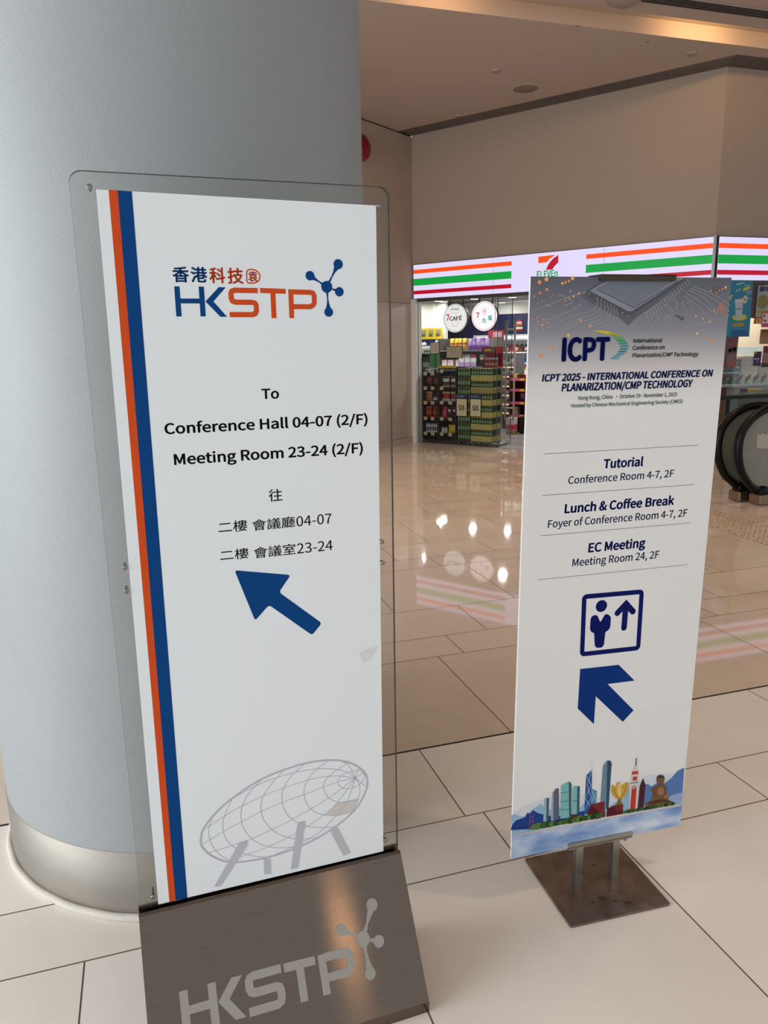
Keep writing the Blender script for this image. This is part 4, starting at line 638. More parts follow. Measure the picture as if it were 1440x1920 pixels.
tr = MB(RC); tr.box(0.06, 6.5, -0.02, 0.08, SB - 0.035, SB - 0.001, mat('head_frame', (78, 72, 70), 0.4, 0.5)); tr.build('trim_3', kind='structure', label='dark head frame under the right sign')
# shop shell
SF = mat('shop_floor', (128, 126, 126), 0.35, noise=0.12, nscale=3)
x = MB(); x.prism([(-4.8, 0.03), (4.36, 0.03), (4.36 + T1.x * 6.2, 0.06 + T1.y * 6.2), (-4.8, 6.2)], 0.0005, 0.005, SF); x.build('floor_shop', kind='structure')
SW = mat('shop_white', (232, 231, 222), 0.6); SN = mat('shop_navy', (16, 26, 74), 0.5)
x = MB(); x.box(-4.8, 7.9, 6.0, 6.12, 0.005, 2.18, SN); x.box(-4.8, 7.9, 5.995, 6.12, 2.18, 2.45, SW); x.build('wall_shop', kind='structure')
x = MB(); x.box(-4.8, -4.68, 0.2, 6.0, 0.005, 2.45, SW); x.build('wall_shop_side', kind='structure')
x = MB(); x.box(-4.6, -2.58, 4.5, 4.60, 0.005, 2.45, SW); x.box(-2.58, -2.30, 4.54, 4.64, 0.005, 2.45, mat('shop_white_side', (218, 218, 210), .6)); x.box(-4.6, -2.26, 4.46, 4.50, 1.585, 1.645, SN); x.build('wall_shop_box', kind='structure')
x = MB(); x.prism([(-4.8, 0.05), (4.30, 0.05), (4.30 + T1.x * 6.5, 0.05 + T1.y * 6.5), (-4.8, 6.1)], 2.45, 2.52, mat('shop_ceiling', (176, 172, 168), 0.7)); x.build('ceiling_shop', kind='structure')
LAMP = mat('lamp_disc', (255, 250, 240), 0.5, emit=9.0)
lc = ['leftmost of the shop ceiling lamps, beside the white post', 'shop ceiling lamp above the left edge of the cup roundel', 'shop ceiling lamp just above the cup roundel', 'shop ceiling lamp between and above the two roundels', 'shop ceiling lamp highest and nearest the poster stand', 'shop ceiling lamp above the steel pull bars']
for (lx, ly), lab in zip([(-3.01, 4.30), (-2.13, 4.0), (-2.23, 4.36), (-1.26, 4.02), (-0.51, 4.22), (-1.55, 5.73)], lc):
    x = MB(Matrix.Translation((lx, ly, 2.45))); x.lathe([(0, -0.03), (0.085, -0.03)], LAMP, 20); x.lathe([(0.085, -0.03), (0.105, -0.034), (0.11, 0)], mat('lamp_rim', (220, 218, 214), .5), 20); o = x.build('shop_lamp'); tag(o, 'small round white ' + lab, 'ceiling lamp', 'shop ceiling lamps')
# ------------------------------------------------------------------ goods behind the glass
SHELF = mat('shelf_dark', (34, 32, 34), 0.5); SHELF2 = mat('shelf_black', (22, 22, 24), 0.5); CARD = mat('price_card', (206, 184, 156), 0.6); WIRE = mat('rack_metal', (70, 70, 72), 0.4, 0.6)
def c_(n, rgb, r=0.45): return mat('pack_' + n, rgb, r, spec=0.4)
def rack(x0, x1, y0, y1, zs, top, label):
    r = empty('display_rack', ((x0 + x1) / 2, y0, 0.005), label, 'rack')
    I_ = Matrix.Translation((-(x0 + x1) / 2, -y0, -0.005))
    x = MB(I_); x.box(x0, x1, y1 - 0.012, y1, 0.05, top, SHELF2); x.build('back_panel', r)
    for sx in (x0, x1 - 0.012): x = MB(I_); x.box(sx, sx + 0.012, y0, y1, 0.05, top, SHELF2); x.build('side_panel', r)
    for z_ in zs: x = MB(I_); x.box(x0 + .012, x1 - .012, y0, y1 - .012, z_ - 0.014, z_, SHELF); x.build('shelf', r)
    x = MB(I_); x.box(x0, x1, y0 + 0.01, y1, 0.005, 0.05, SHELF2); x.build('plinth', r)
    return r
LZ = [0.155, 0.395, 0.640, 0.868, 1.092]
rack(0.092, 0.385, 0.10, 0.44, LZ, 1.10, 'dark left-hand snack rack close behind the shop glass')
MZ = [0.160, 0.398, 0.650, 0.872, 1.130]
rack(0.392, 0.712, 0.10, 0.44, MZ, 1.175, 'dark snack rack with a yellow top strip, left of the drink stacks')
def bag(w, h, d, ms, name, loc, label, cat='snack bag', group=None, rz=0):
    """a filled pouch: flat seams at top and bottom, belly in the middle; coloured bands ms=[(height share, material)...]"""
    nx, nz = 7, 10; x = MB()
    def P(i, j, s):
        u = i / nx; t = j / nz; e = (math.sin(PI * min(1, max(0, (t - .06) / .88))) ** .6) if .06 < t < .94 else 0
        k = 1 - .06 * e; return ((u - .5) * w * k, s * d * .5 * e * math.sin(PI * u) ** .5, t * h)
    for s in (-1, 1):
        for j in range(nz):
            m = next(mm for sh, mm in ms if (j + .5) / nz <= sh)
            vs = [P(i, jj, s) for jj in (j, j + 1) for i in range(nx + 1)]
            fs = [((i, i + 1, nx + 2 + i, nx + 1 + i) if s < 0 else (i + 1, i, nx + 1 + i, nx + 2 + i)) for i in range(nx)]
            x.add(vs, fs, m, True)
    o = x.build(name); o.location = loc; o.rotation_euler = (0, 0, rad(rz)); return tag(o, label, cat, group)
def carton(name, x0, x1, y0, y1, z0, z1, ms, label, cat='box', group=None):
    """a closed box with coloured bands (height share, material) and a lid seam"""
    x = MB(Matrix.Translation((-(x0 + x1) / 2, -(y0 + y1) / 2, -z0))); a = z0
    for sh, m in ms: b_ = z0 + (z1 - z0) * sh; x.box(x0, x1, y0, y1, a, b_, m); a = b_
    x.box(x0 + (x1 - x0) * .46, x0 + (x1 - x0) * .54, y0 - .0008, y1, z1 - .0004, z1 + .0006, ms[-1][1])
    o = x.build(name, bevel=.002); o.location = ((x0 + x1) / 2, (y0 + y1) / 2, z0); return tag(o, label, cat, group)
def bottle(name, r, h, body, label_m, capm, seg=12):
    x = MB(); x.lathe([(0, 0), (r * .92, 0), (r, r * .2), (r, h * .18)], body, seg); x.lathe([(r, h * .18), (r * 1.01, h * .20), (r * 1.01, h * .52), (r, h * .54)], label_m, seg); x.lathe([(r, h * .54), (r, h * .62), (r * .7, h * .76), (r * .38, h * .86)], body, seg); x.lathe([(r * .38, h * .86), (r * .44, h * .87), (r * .44, h), (0, h)], capm, seg)
    return x.build(name)
def card(px, pz, w=0.062, h=0.052, yy=0.097, group='price cards on the left rack', label='small plain beige price card on a shelf edge of the left rack'):
    x = MB(); x.box(-w / 2, w / 2, -0.0012, 0.0012, 0, h, CARD); x.box(-w * .38, w * .30, -0.0014, -0.0012, h * .62, h * .70, mat('card_ink', (150, 124, 104), .6)); x.box(-w * .38, w * .10, -0.0014, -0.0012, h * .30, h * .44, mat('card_ink', (150, 124, 104), .6))
    o = x.build('price_card'); o.location = (px, yy, pz - h * .75); return tag(o, label, 'price card', group)
for z_ in LZ:
    for px in (0.150, 0.285): card(px, z_)
for z_, xs in zip(MZ, [(0.455, 0.610), (0.455, 0.610), (0.455, 0.610), (0.455,), (0.455,)]):
    for px in xs: card(px, z_, group='price cards on the strip-topped rack', label='small plain beige price card on a shelf edge of the yellow-topped rack')
BRN = c_('brown', (74, 46, 40)); BRN2 = c_('chocolate', (50, 28, 26)); OJ = c_('orange_brown', (168, 96, 62)); RD = c_('red', (150, 28, 36)); RD2 = c_('crimson', (176, 46, 60)); WH = c_('white', (206, 202, 200)); PKK = c_('pink', (204, 78, 116)); PUR = c_('plum', (74, 26, 44)); YL = c_('yellow', (222, 182, 40)); GY = c_('grey', (118, 112, 110)); CRM = c_('cream', (202, 170, 130)); NV = c_('navy', (38, 40, 84)); LIL = c_('lilac', (170, 140, 190)); VIO = c_('violet', (120, 72, 160)); GRNP = c_('green', (44, 96, 54)); GLDN = c_('golden', (206, 160, 66)); TEA = c_('teal', (40, 110, 124)); SIL = mat('pack_silver', (190, 190, 194), .25, .7)
for px, n in ((0.150, 'left'), (0.285, 'right')):
    bag(.115, .175, .06, [(.3, BRN2), (.62, BRN), (.75, RD), (1, BRN)], 'snack_bag', (px, .20, LZ[3]), 'brown and maroon snack bag on the fourth shelf of the left rack, %s one' % n)
bag(.125, .155, .06, [(.85, OJ), (1, CRM)], 'snack_bag', (.155, .20, LZ[2]), 'orange-brown snack bag on the middle shelf of the left rack')
for k in range(3):
    o = bottle('small_bottle', .019, .125, NV, WH, SIL) if k == 0 else dup(o); o.location = (.255 + k * .045, .20, LZ[2]); tag(o, 'small dark bottle with a white label on the middle shelf of the left rack', 'bottle', 'dark bottles on the left rack')
bag(.10, .045, .05, [(1, CRM)], 'snack_bag', (.30, .30, LZ[2] + .0), 'low tan snack packet behind the small dark bottles', 'snack bag')
for k, px in enumerate((.130, .185, .262, .330)):
    bag(.058, .175, .05, [(.25, RD), (.5, OJ), (.8, RD), (1, RD2)], 'snack_bag', (px, .19, LZ[1]), '%s tall red snack packet on the second shelf of the left rack' % ['first', 'second', 'third', 'fourth'][k], group='red packets on the left rack')
for k in range(6):
    o = bottle('small_bottle', .021, .165, WH, GY, SHELF2) if k == 0 else dup(o); o.location = (.125 + k * .046, .19, LZ[0]); tag(o, 'small white bottle with black cap on the lowest shelf of the left rack', 'bottle', 'white bottles on the left rack')
for k in range(5):
    m = (GY, WH, SIL, NV, WH)[k]; o = carton('small_box', .115 + k * .054, .160 + k * .054, .16, .24, LZ[4], LZ[4] + (.055, .075, .06, .07, .05)[k], [(.7, m), (1, SIL)], '%s small grey-white carton standing on top of the left rack' % ['first', 'second', 'third', 'fourth', 'fifth'][k], 'carton', 'cartons on the left rack')
tw = empty('drink_cabinet', (-0.21, 0.60, 0.005), 'dark green narrow cabinet with pale cans, behind the left rack', 'cabinet')
x = MB(); x.box(-.115, .115, .28, .30, 0, 1.38, GRNP); x.box(-.115, -.10, 0, .28, 0, 1.38, GRNP); x.box(.10, .115, 0, .28, 0, 1.38, GRNP); x.box(-.115, .115, 0, .28, 1.36, 1.38, GRNP); x.box(-.1, .1, 0.02, .28, 1.10, 1.12, GRNP); x.build('carcass', tw)
for k in range(3):
    o = bottle('pale_can', .027, .20, GY, WH, SIL) if k == 0 else dup(o); o.location = (-.267 + k * .057, .70, 1.126); tag(o, 'pale grey can in the green cabinet behind the left rack', 'can', 'cans in the green cabinet')
x = MB(); x.box(-.16, .16, -0.002, .002, 0, .035, YL)
for k in range(9): x.box(-.145 + k * .033, -.123 + k * .033, -.0026, -.002, .008, .027, c_('strip_orange', (186, 110, 40)))
o = x.build('top_strip'); o.location = (.552, .096, 1.165); tag(o, 'yellow printed strip along the top of the middle snack rack', 'sign')
for px, n in ((.470, 'left'), (.625, 'right')):
    bag(.135, .165, .07, [(.18, CRM), (.45, BRN), (.8, WH), (.9, PUR), (1, SIL)], 'snack_bag', (px, .20, MZ[3]), 'white and tan snack bag high on the yellow-topped rack, %s one' % n)
for px, n in ((.470, 'left'), (.625, 'right')):
    bag(.14, .15, .07, [(.3, WH), (.8, RD), (1, CRM)], 'snack_bag', (px, .20, MZ[2]), 'red and white snack bag midway up the yellow-topped rack, %s one' % n)
bag(.088, .175, .06, [(.6, PKK), (1, RD2)], 'snack_bag', (.445, .20, MZ[1]), 'hot pink snack bag on the second shelf of the yellow-topped rack')
for px, n in ((.548, 'left'), (.645, 'right')):
    o = bag(.088, .17, .06, [(1, PUR)], 'snack_bag', (px, .20, MZ[1]), 'dark plum snack bag with a white oval badge, %s of two' % n)
    x = MB(frame((0, -.031, .115), (1, 0, 0), (0, 0, 1), (0, -1, 0))); x.disc(0, 0, .027, 0, WH, 20, .019); x.build('badge', o)
for k in range(2):
    o = bottle('small_bottle', .024, .10, WH, WH, SIL) if k == 0 else dup(o); o.location = (.425 + k * .055, .19, MZ[0]); tag(o, 'short white bottle beside the yellow bag low on the rack', 'bottle', 'short white bottles')
bag(.17, .13, .08, [(.45, YL), (.55, GLDN), (1, YL)], 'snack_bag', (.600, .20, MZ[0]), 'yellow pillow-shaped bag low on the yellow-topped rack')
# stacks of small green bottles
GB_ = mat('bottle_green', (52, 104, 58), 0.15, spec=0.6); GLB = mat('bottle_label', (112, 132, 98), 0.5); YCAP = mat('bottle_cap_yellow', (196, 170, 50), 0.4); DCAP = mat('bottle_cap_dark', (58, 52, 30), 0.4)
CTN = mat('carton_yellow', (178, 164, 90), 0.6); CTN2 = mat('carton_tan', (150, 132, 80), 0.6); TRAY = mat('tray_dark', (30, 36, 28), 0.6)
def dolly(x0, x1, y0, y1, label):
    r = empty('stack_dolly', ((x0 + x1) / 2, (y0 + y1) / 2, 0.005), label, 'dolly'); w_, d_ = x1 - x0, y1 - y0
    x = MB(); x.box(-w_ / 2, w_ / 2, -d_ / 2, d_ / 2, .048, .062, SHELF2); x.build('deck', r)
    for sx in (-1, 1):
        for sy in (-1, 1):
            x = MB(Matrix.Translation((sx * (w_ / 2 - .035), sy * (d_ / 2 - .03), .024)) @ Matrix.Rotation(PI / 2, 4, 'Y')); x.lathe([(0, -.010), (.022, -.010), (.024, 0), (.022, .010), (0, .010)], GY, 16); x.box(-.026, -.022, -.012, .012, -.014, .014, WIRE); x.box(-.026, .004, -.008, .008, .0105, .013, WIRE); x.box(-.026, .004, -.008, .008, -.013, -.0105, WIRE); x.build('caster', r)
dolly(.715, .955, .10, .40, 'black wheeled dolly under the left stack of green bottles')
dolly(.965, 1.335, .10, .42, 'black wheeled dolly under the right stack of cartons and bottles')
ba = bottle('drink_bottle', .0212, .118, GB_, GLB, YCAP, 10); first = True
for L in range(8):
    z0 = .067 + L * .137
    x = MB(); x.box(-.115, .115, -.13, .13, 0, .014, TRAY); x.box(-.115, .115, -.075, .13, .014, .136, TRAY); o = x.build('bottle_tray'); o.location = (.834, .245, z0); tag(o, 'dark tray carrying %s row of bottles from the floor in the left stack' % ['the lowest', 'the second', 'the third', 'the fourth', 'the fifth', 'the sixth', 'the seventh', 'the topmost'][L], 'tray', 'trays of the left bottle stack')
    for k in range(5):
        o = ba if first else dup(ba); first = False; o.location = (.745 + k * .0445, .142, z0 + .0142); tag(o, 'small pale green bottle with yellow cap in the left stack by the glass', 'bottle', 'bottles of the left stack')
bb_ = bottle('drink_bottle', .0205, .095, mat('bottle_dark_green', (34, 92, 46), 0.15, spec=.6), GLB, YCAP, 10); first = True
for L in range(6):
    z0 = .067 + L * .182
    carton('drink_carton', .972, 1.328, .108, .405, z0, z0 + .084, [(.8, CTN2 if L == 4 else CTN), (1, CTN)], '%s yellow drink carton in the right stack, counted from the floor' % ['lowest', 'second', 'third', 'fourth', 'fifth', 'topmost'][L], 'carton', 'cartons of the right bottle stack')
    x = MB(); x.box(-.172, .172, -.115, .14, 0, .0955, TRAY); o = x.build('bottle_tray'); o.location = (1.15, .262, z0 + .0855); tag(o, 'dark tray block behind %s row of dark green bottles in the right stack' % ['the lowest', 'the second', 'the third', 'the fourth', 'the fifth', 'the topmost'][L], 'tray', 'trays of the right bottle stack')
    for k in range(8):
        o = bb_ if first else dup(bb_); first = False; o.location = (.994 + k * .0445, .127, z0 + .0855); tag(o, 'small dark green bottle with yellow cap in the right carton stack', 'bottle', 'bottles of the right stack')
def price_poster(x0, z0, label):
    r = empty('price_poster', (x0, .092, z0), label, 'price sign'); F_ = frame((0, 0, 0), (1, 0, 0), (0, 0, 1), (0, -1, 0))
    x = MB(F_); x.poly([(0, 0), (.195, 0), (.195, .275), (0, .275)], .001, c_('card_orange', (206, 96, 44))); x.box(0, .195, 0, .275, -.001, .001, c_('card_orange', (206, 96, 44))); x.build('card', r)
    x = MB(F_); x.poly([(.010, .010), (.185, .010), (.185, .265), (.010, .265)], .0014, c_('card_cream', (226, 210, 172))); x.text('$15', .0018, mat('ink', (34, 26, 22), .6), .045, .145, .105, .065, weight=.02); x.text('.', .0018, mat('ink', (34, 26, 22), .6), .158, .168, .105, .065, weight=.02); x.box(.06, .15, .082, .086, .0016, .0018, mat('ink', (34, 26, 22), .6)); x.build('price_face', r)
    x = MB(F_); x.box(0, .195, .276, .335, -.001, .001, c_('header_navy', (44, 46, 92))); x.box(.02, .14, .296, .314, .001, .0014, c_('header_ink', (120, 120, 160))); x.build('header', r)
price_poster(.722, .437, 'cream price card with orange border in front of the left bottle stack'); price_poster(.966, .440, 'cream price card with orange border in front of the right carton stack')
def easel(x0, x1, z0, z1, yy, label, base):
    r = empty('notice_board', ((x0 + x1) / 2, yy, base), label, 'sign'); w_ = x1 - x0
    x = MB(Matrix.Translation((0, 0, -base))); x.box(-w_ / 2, w_ / 2, 0, .012, z0, z1, SHELF2); x.build('board_frame', r)
    F_ = Matrix.Translation((0, 0, -base)) @ frame((0, 0, 0), (1, 0, 0), (0, 0, 1), (0, -1, 0)); x = MB(F_); x.poly([(-w_ / 2 + .008, z0 + .008), (w_ / 2 - .008, z0 + .008), (w_ / 2 - .008, z1 - .008), (-w_ / 2 + .008, z1 - .008)], .0006, c_('kraft', (196, 176, 150)))
    h_ = z1 - z0; ink = mat('sketch_ink', (140, 124, 108), .6); x.ribbon([(-.05, z0 + h_ * .5), (-.05, z0 + h_ * .8), (.03, z0 + h_ * .82), (.03, z0 + h_ * .48)], .004, .001, ink, closed=True); x.ribbon([(-.09, z0 + h_ * .55), (-.075, z0 + h_ * .7), (-.06, z0 + h_ * .6)], .004, .001, ink); x.ribbon([(.02, z0 + h_ * .2), (.04, z0 + h_ * .45), (.06, z0 + h_ * .22), (.08, z0 + h_ * .42)], .004, .001, c_('sketch_red', (196, 120, 116))); x.build('board_sheet', r)
    x = MB(Matrix.Translation((0, 0, -base))); x.box(-.008, .008, .012, .024, base, z1 - .02, SHELF2); x.box(-.08, .08, -.02, .06, base, base + .008, SHELF2); x.build('stem', r)
easel(.086, .262, 1.374, 1.552, .335, 'beige notice board in a dark frame on the left rack', 1.104); easel(.410, .702, 1.308, 1.490, .30, 'wider beige notice board on a stem over the middle rack', 1.131)
# ------------------------------------------------------------------ deeper inside the shop
x = MB(); x.box(-.30, .30, 0, .004, 0, .235, c_('banner_yellow', (226, 188, 30)))
for k in range(3): x.box(-.26 + k * .19, -.12 + k * .19, -.001, 0, .05, .20, c_('banner_photo', (150, 146, 96))); x.box(-.24 + k * .19, -.16 + k * .19, -.0014, -.001, .05, .12, c_('banner_photo2', (96, 88, 60)))
o = x.build('yellow_banner'); o.location = (-2.62, 4.452, 1.648); tag(o, 'yellow food banner on the white wall below the leftmost lamps', 'banner')
cnt = empty('coffee_counter', (-2.7, 4.0, .005), 'grey coffee counter with lit panels under the yellow banner', 'counter')
x = MB(); x.box(-.75, .42, 0, .44, 0, .92, GY); x.build('cabinet', cnt); x = MB(); x.box(-.77, .44, -.02, .44, .92, .95, WH); x.build('worktop', cnt)
def mach(px, w_, label, m):
    r = empty('drinks_machine', (px, 4.1, .956), label, 'drinks machine')
    x = MB(); x.box(-w_ / 2, w_ / 2, 0, .3, 0, .46, m); x.build('body', r, bevel=.01); x = MB(); x.box(-w_ * .36, w_ * .36, -.004, 0, .24, .40, lit('machine_screen', (246, 226, 220), .8)); x.build('screen', r); x = MB(); x.box(-w_ * .4, w_ * .4, -.05, 0, 0, .03, SHELF2); x.build('drip_tray', r)
mach(-2.86, .24, 'silver drinks machine with a lit screen, left one on the coffee counter', SIL); mach(-2.47, .22, 'grey drinks machine, right one on the coffee counter', GY)
x = MB(); x.box(-.20, .20, 0, .06, 0, .09, c_('sign_navy', (22, 30, 70))); F_ = frame((0, 0, 0), (1, 0, 0), (0, 0, 1), (0, -1, 0)); x.M = F_; x.text('fresh', .001, lit('letter_white', (255, 255, 255), 1.0), -.17, .12, .022, .055, weight=.03); o = x.build('lit_letters'); o.location = (-2.80, 4.36, 1.505); tag(o, 'navy strip with white lit letters over the drinks machines', 'sign')
x = MB(); x.box(-.075, .075, 0, .05, 0, .125, lit('icon_box', (250, 248, 246), .9)); x.box(-.03, .03, -.001, 0, .03, .09, lit('icon_orange', (232, 110, 40), .8)); x.box(-.03, .03, -.0014, -.001, .045, .06, c_('icon_dark', (120, 40, 30))); o = x.build('icon_sign'); o.location = (-2.37, 4.37, 1.50); tag(o, 'small square lit sign with an orange icon, right of the lit letters', 'sign')
# gondola with chip bags
gd = empty('shelf_unit', (-.12, 2.0, .005), 'grey shelf unit of chip bags and magazines behind the bottle stacks', 'shelf unit')
x = MB(); x.box(-.72, .38, .40, .42, 0, 1.62, GY); x.build('back_panel', gd)
for z_ in (.12, .45, .80, 1.125, 1.41): x = MB(); x.box(-.72, .38, 0, .40, z_ - .02, z_, GY); x.build('shelf', gd)
for sx in (-.74, .38): x = MB(); x.box(sx, sx + .02, 0, .42, 0, 1.62, GY); x.build('side_panel', gd)
for k in range(4): bag(.085, .21, .08, [(.45, GLDN), (.6, RD), (1, YL)], 'snack_bag', (-.60 + k * .085, 2.10 + .02 * (k % 2), 1.416), '%s of the yellow chip bags on top of the grey shelf unit' % ['leftmost', 'second', 'third', 'rightmost'][k], group='yellow chip bags')
for k in range(5): bag(.085, .20 + .015 * (k % 2), .07, [(.35, VIO), (.7, LIL), (1, VIO if k % 2 else LIL)], 'snack_bag', (-.22 + k * .085, 2.10, 1.416), '%s of the lilac chip bags on top of the grey shelf unit' % ['leftmost', 'second', 'third', 'fourth', 'rightmost'][k], group='lilac chip bags')
for k in range(3): carton('magazine', -.44 + k * .125, -.33 + k * .125, 2.06, 2.075, 1.131, 1.34, [(.35, LIL), (.7, WH), (1, PKK if k == 2 else WH)], '%s pale lilac magazine on the shelf under the chip bags' % ['left', 'middle', 'right'][k], 'magazine', 'magazines under the chip bags')
for k in range(3): carton('white_packet', -.80 + k * .13, -.69 + k * .13, 2.06, 2.2, 1.131, 1.245, [(.6, WH), (1, c_('rose', (204, 160, 170)))], '%s white packet at the left end of the magazine shelf' % ['left', 'middle', 'right'][k], 'packet', 'white packets')
bag(.10, .20, .07, [(.6, BRN2), (.8, CRM), (1, WH)], 'snack_bag', (.02, 2.1, 1.131), 'dark brown bag with pale top beside the magazines')
x = MB(); x.box(-.16, .16, 0, .004, 0, .15, RD2); x.box(-.06, .12, -.001, 0, .03, .12, c_('board_pale', (206, 170, 180))); o = x.build('red_board'); o.location = (.13, 2.395, 1.605); tag(o, 'red board over the right end of the chip shelf', 'sign')
rs = empty('red_display', (.640, 1.25, .005), 'red cardboard display of packets above the right carton stack', 'display stand')
x = MB(); x.box(-.135, -.02, 0, .22, 0, 1.13, RD); x.box(-.135, .135, 0, .22, 1.13, 1.16, RD); x.box(-.135, .135, .20, .22, 1.16, 1.36, RD); x.box(-.135, .135, -.01, .22, 1.36, 1.465, RD); x.build('stand', rs)
x = MB(); x.box(-.09, .035, -.0112, -.01, 1.39, 1.435, YL); x.box(.05, .11, -.0112, -.01, 1.38, 1.45, GY); x.build('header_print', rs)
for k in range(4): bag(.058, .16, .05, [(.3, CRM), (.6, RD2), (.8, WH), (1, RD)], 'snack_bag', (.545 + k * .062, 1.34, 1.167), '%s red packet with a pale emblem in the red display' % ['first', 'second', 'third', 'fourth'][k], group='packets in the red display')
# lit glass shelves left of the door bars
cb = empty('glass_cabinet', (.26, 2.45, .005), 'glass shelf cabinet with warm lit shelves seen beside the open door', 'cabinet')
x = MB(); x.box(-.20, .22, .34, .36, .1, 1.34, GY); x.build('back_panel', cb); x = MB(); x.box(-.22, .24, 0, .36, 0, .17, SHELF2); x.build('plinth', cb)
for z_ in (.30, .46, .62, .78, .95, 1.12):
    x = MB(); x.box(-.21, .23, 0, .34, z_ - .012, z_, SIL); x.build('shelf', cb)
    x = MB(); x.box(-.19, .21, -.004, .02, z_ - .034, z_ - .014, lit('shelf_strip', (255, 226, 190), 1.3)); x.build('light_strip', cb)
for sx in (-.215, .225): x = MB(); x.box(sx, sx + .012, 0, .36, .17, 1.34, SIL); x.build('side_frame', cb)
kk = 0
gl = [(SIL, WH), (BRN, CRM), (WH, GY), (CRM, GY), (GY, WH), (OJ, CRM), (NV, WH), (WH, SIL)]
for z_, nm in ((.30, 'lowest'), (.46, 'second'), (.62, 'third'), (.78, 'fourth'), (.95, 'fifth'), (1.12, 'top')):
    for k in range(4):
        a, b_ = gl[(kk * 3 + k) % 8]; carton('boxed_food', .085 + k * .095, .16 + k * .095, 2.50, 2.6, z_ + .006, z_ + .07 + .03 * ((kk + k) % 3), [(.5, a), (1, b_)], 'small %s food pack on the %s lit shelf of the glass cabinet' % (['left', 'left-centre', 'right-centre', 'right'][k], nm), 'food pack', 'food packs in the glass cabinet'); kk += 1
# snack stand by the entrance with boxes in front
ss = empty('snack_stand', (.80, 1.95, .005), 'dark red snack stand with pink-edged shelves inside the entrance', 'display stand')
RB_ = c_('stand_red', (110, 34, 26)); x = MB(); x.box(-.14, .15, .24, .26, 0, .98, RB_); x.build('back_panel', ss)
for sx in (-.155, .14): x = MB(); x.box(sx, sx + .015, 0, .26, 0, .98, RB_); x.build('side_panel', ss)
for i, z_ in enumerate((.30, .52, .74, .92)):
    x = MB(); x.box(-.14, .14, 0, .24, z_ - .012, z_, RB_); x.build('shelf', ss); x = MB(); x.box(-.14, .14, -.006, 0, z_ - .035, z_ + .012, PKK); x.box(.06, .14, -.0065, -.006, z_ - .03, z_ + .008, YL); x.build('shelf_edge', ss)
bag(.10, .15, .05, [(.5, VIO), (.8, LIL), (1, YL)], 'snack_bag', (.86, 2.06, .526), 'purple snack bag in the dark red stand'); carton('small_box', .69, .79, 2.0, 2.1, .306, .45, [(.5, WH), (1, CRM)], 'cream and white box low in the dark red stand'); carton('small_box', .69, .76, 2.0, 2.1, .926, 1.01, [(1, YL)], 'yellow box on top of the dark red stand'); carton('small_box', .77, .83, 2.0, 2.1, .926, 1.0, [(1, BRN)], 'brown box beside the yellow one on the stand')
carton('shipping_box', .775, .905, 1.62, 1.80, .006, .095, [(.5, c_('tan', (150, 116, 86))), (1, c_('tan2', (168, 130, 96)))], 'tan box on the shop floor, lowest of the little pile'); carton('pink_box', .770, .905, 1.62, 1.80, .096, .175, [(1, c_('hotpink', (204, 60, 104)))], 'pink box in the middle of the little pile'); carton('white_box', .760, .900, 1.63, 1.80, .176, .285, [(1, WH)], 'white box on top of the little pile'); carton('black_bin', .930, 1.08, 1.80, 1.93, .006, .30, [(.93, SHELF2), (1, c_('lid', (50, 48, 50)))], 'black bin right of the little pile of boxes', 'bin')
x = MB(); x.box(0, .20, 0, .006, 0, .16, c_('promo_blue', (30, 116, 170))); x.box(.09, .19, -.001, 0, .01, .09, c_('promo_tan', (206, 160, 116))); x.box(.092, .108, .006, .03, -.76, .10, SHELF2); x.box(.0, .2, -.05, .12, -.766, -.758, SHELF2); o = x.build('promo_board'); o.location = (.98, 2.0, .772); tag(o, 'blue promotion board on a stand at the edge of the white poster', 'sign')
# open chiller
ch = empty('open_chiller', (-.7, 4.7, .005), 'open chiller with a lit silver canopy against the navy wall', 'chiller')
x = MB(); x.box(-.95, .95, .62, .66, 0, 1.70, SIL); x.build('back_panel', ch); x = MB(); x.box(-.97, .97, -.02, .62, 0, .35, SIL); x.build('base', ch); x = MB(); x.box(-.97, .97, -.02, .62, 1.58, 1.70, SIL); x.build('canopy', ch); x = MB(); x.box(-.9, .9, -.03, -.02, 1.61, 1.665, lit('canopy_light', (250, 250, 255), 1.3)); x.build('canopy_light', ch)
for z_ in (.62, .88, 1.11, 1.34): x = MB(); x.box(-.95, .95, .05, .62, z_ - .02, z_, WH); x.build('shelf', ch)
for sx in (-.97, .95): x = MB(); x.box(sx, sx + .02, -.02, .62, .35, 1.58, SIL); x.build('side_panel', ch)
cc = [GRNP, YL, WH, RD, TEA, GLDN, PKK, NV, CRM, RD2]; proto = {}
for z_, nm in ((.35, 'base deck'), (.62, 'first shelf'), (.88, 'second shelf'), (1.11, 'third shelf'), (1.34, 'top shelf')):
    for k in range(15):
        key = (k * 7 + int(z_ * 100)) % 10
        if key not in proto: o = proto[key] = bottle('chilled_bottle', .042, .185, cc[key], WH if key % 2 else cc[(key + 3) % 10], cc[(key + 5) % 10], 10)
        else: o = dup(proto[key])
        o.location = (-1.52 + k * .115, 4.85, z_ + .0055); tag(o, 'coloured bottle on the %s of the open chiller' % nm, 'bottle', 'bottles on the chiller %s' % nm)
# striped mark on the navy wall
x = MB()
for z0, z1, w_, m in [(.20, .245, .05, RD), (.16, .20, .06, WH), (.12, .16, .075, c_('mark_orange', (214, 70, 30))), (.085, .12, .07, GRNP), (.04, .085, .085, WH), (0, .04, .08, RD)]: x.box(-w_, w_, 0, .01, z0, z1, m)
o = x.build('wall_mark'); o.location = (-1.245, 5.982, 1.80); tag(o, 'small striped mark on the navy shop wall', 'wall mark')
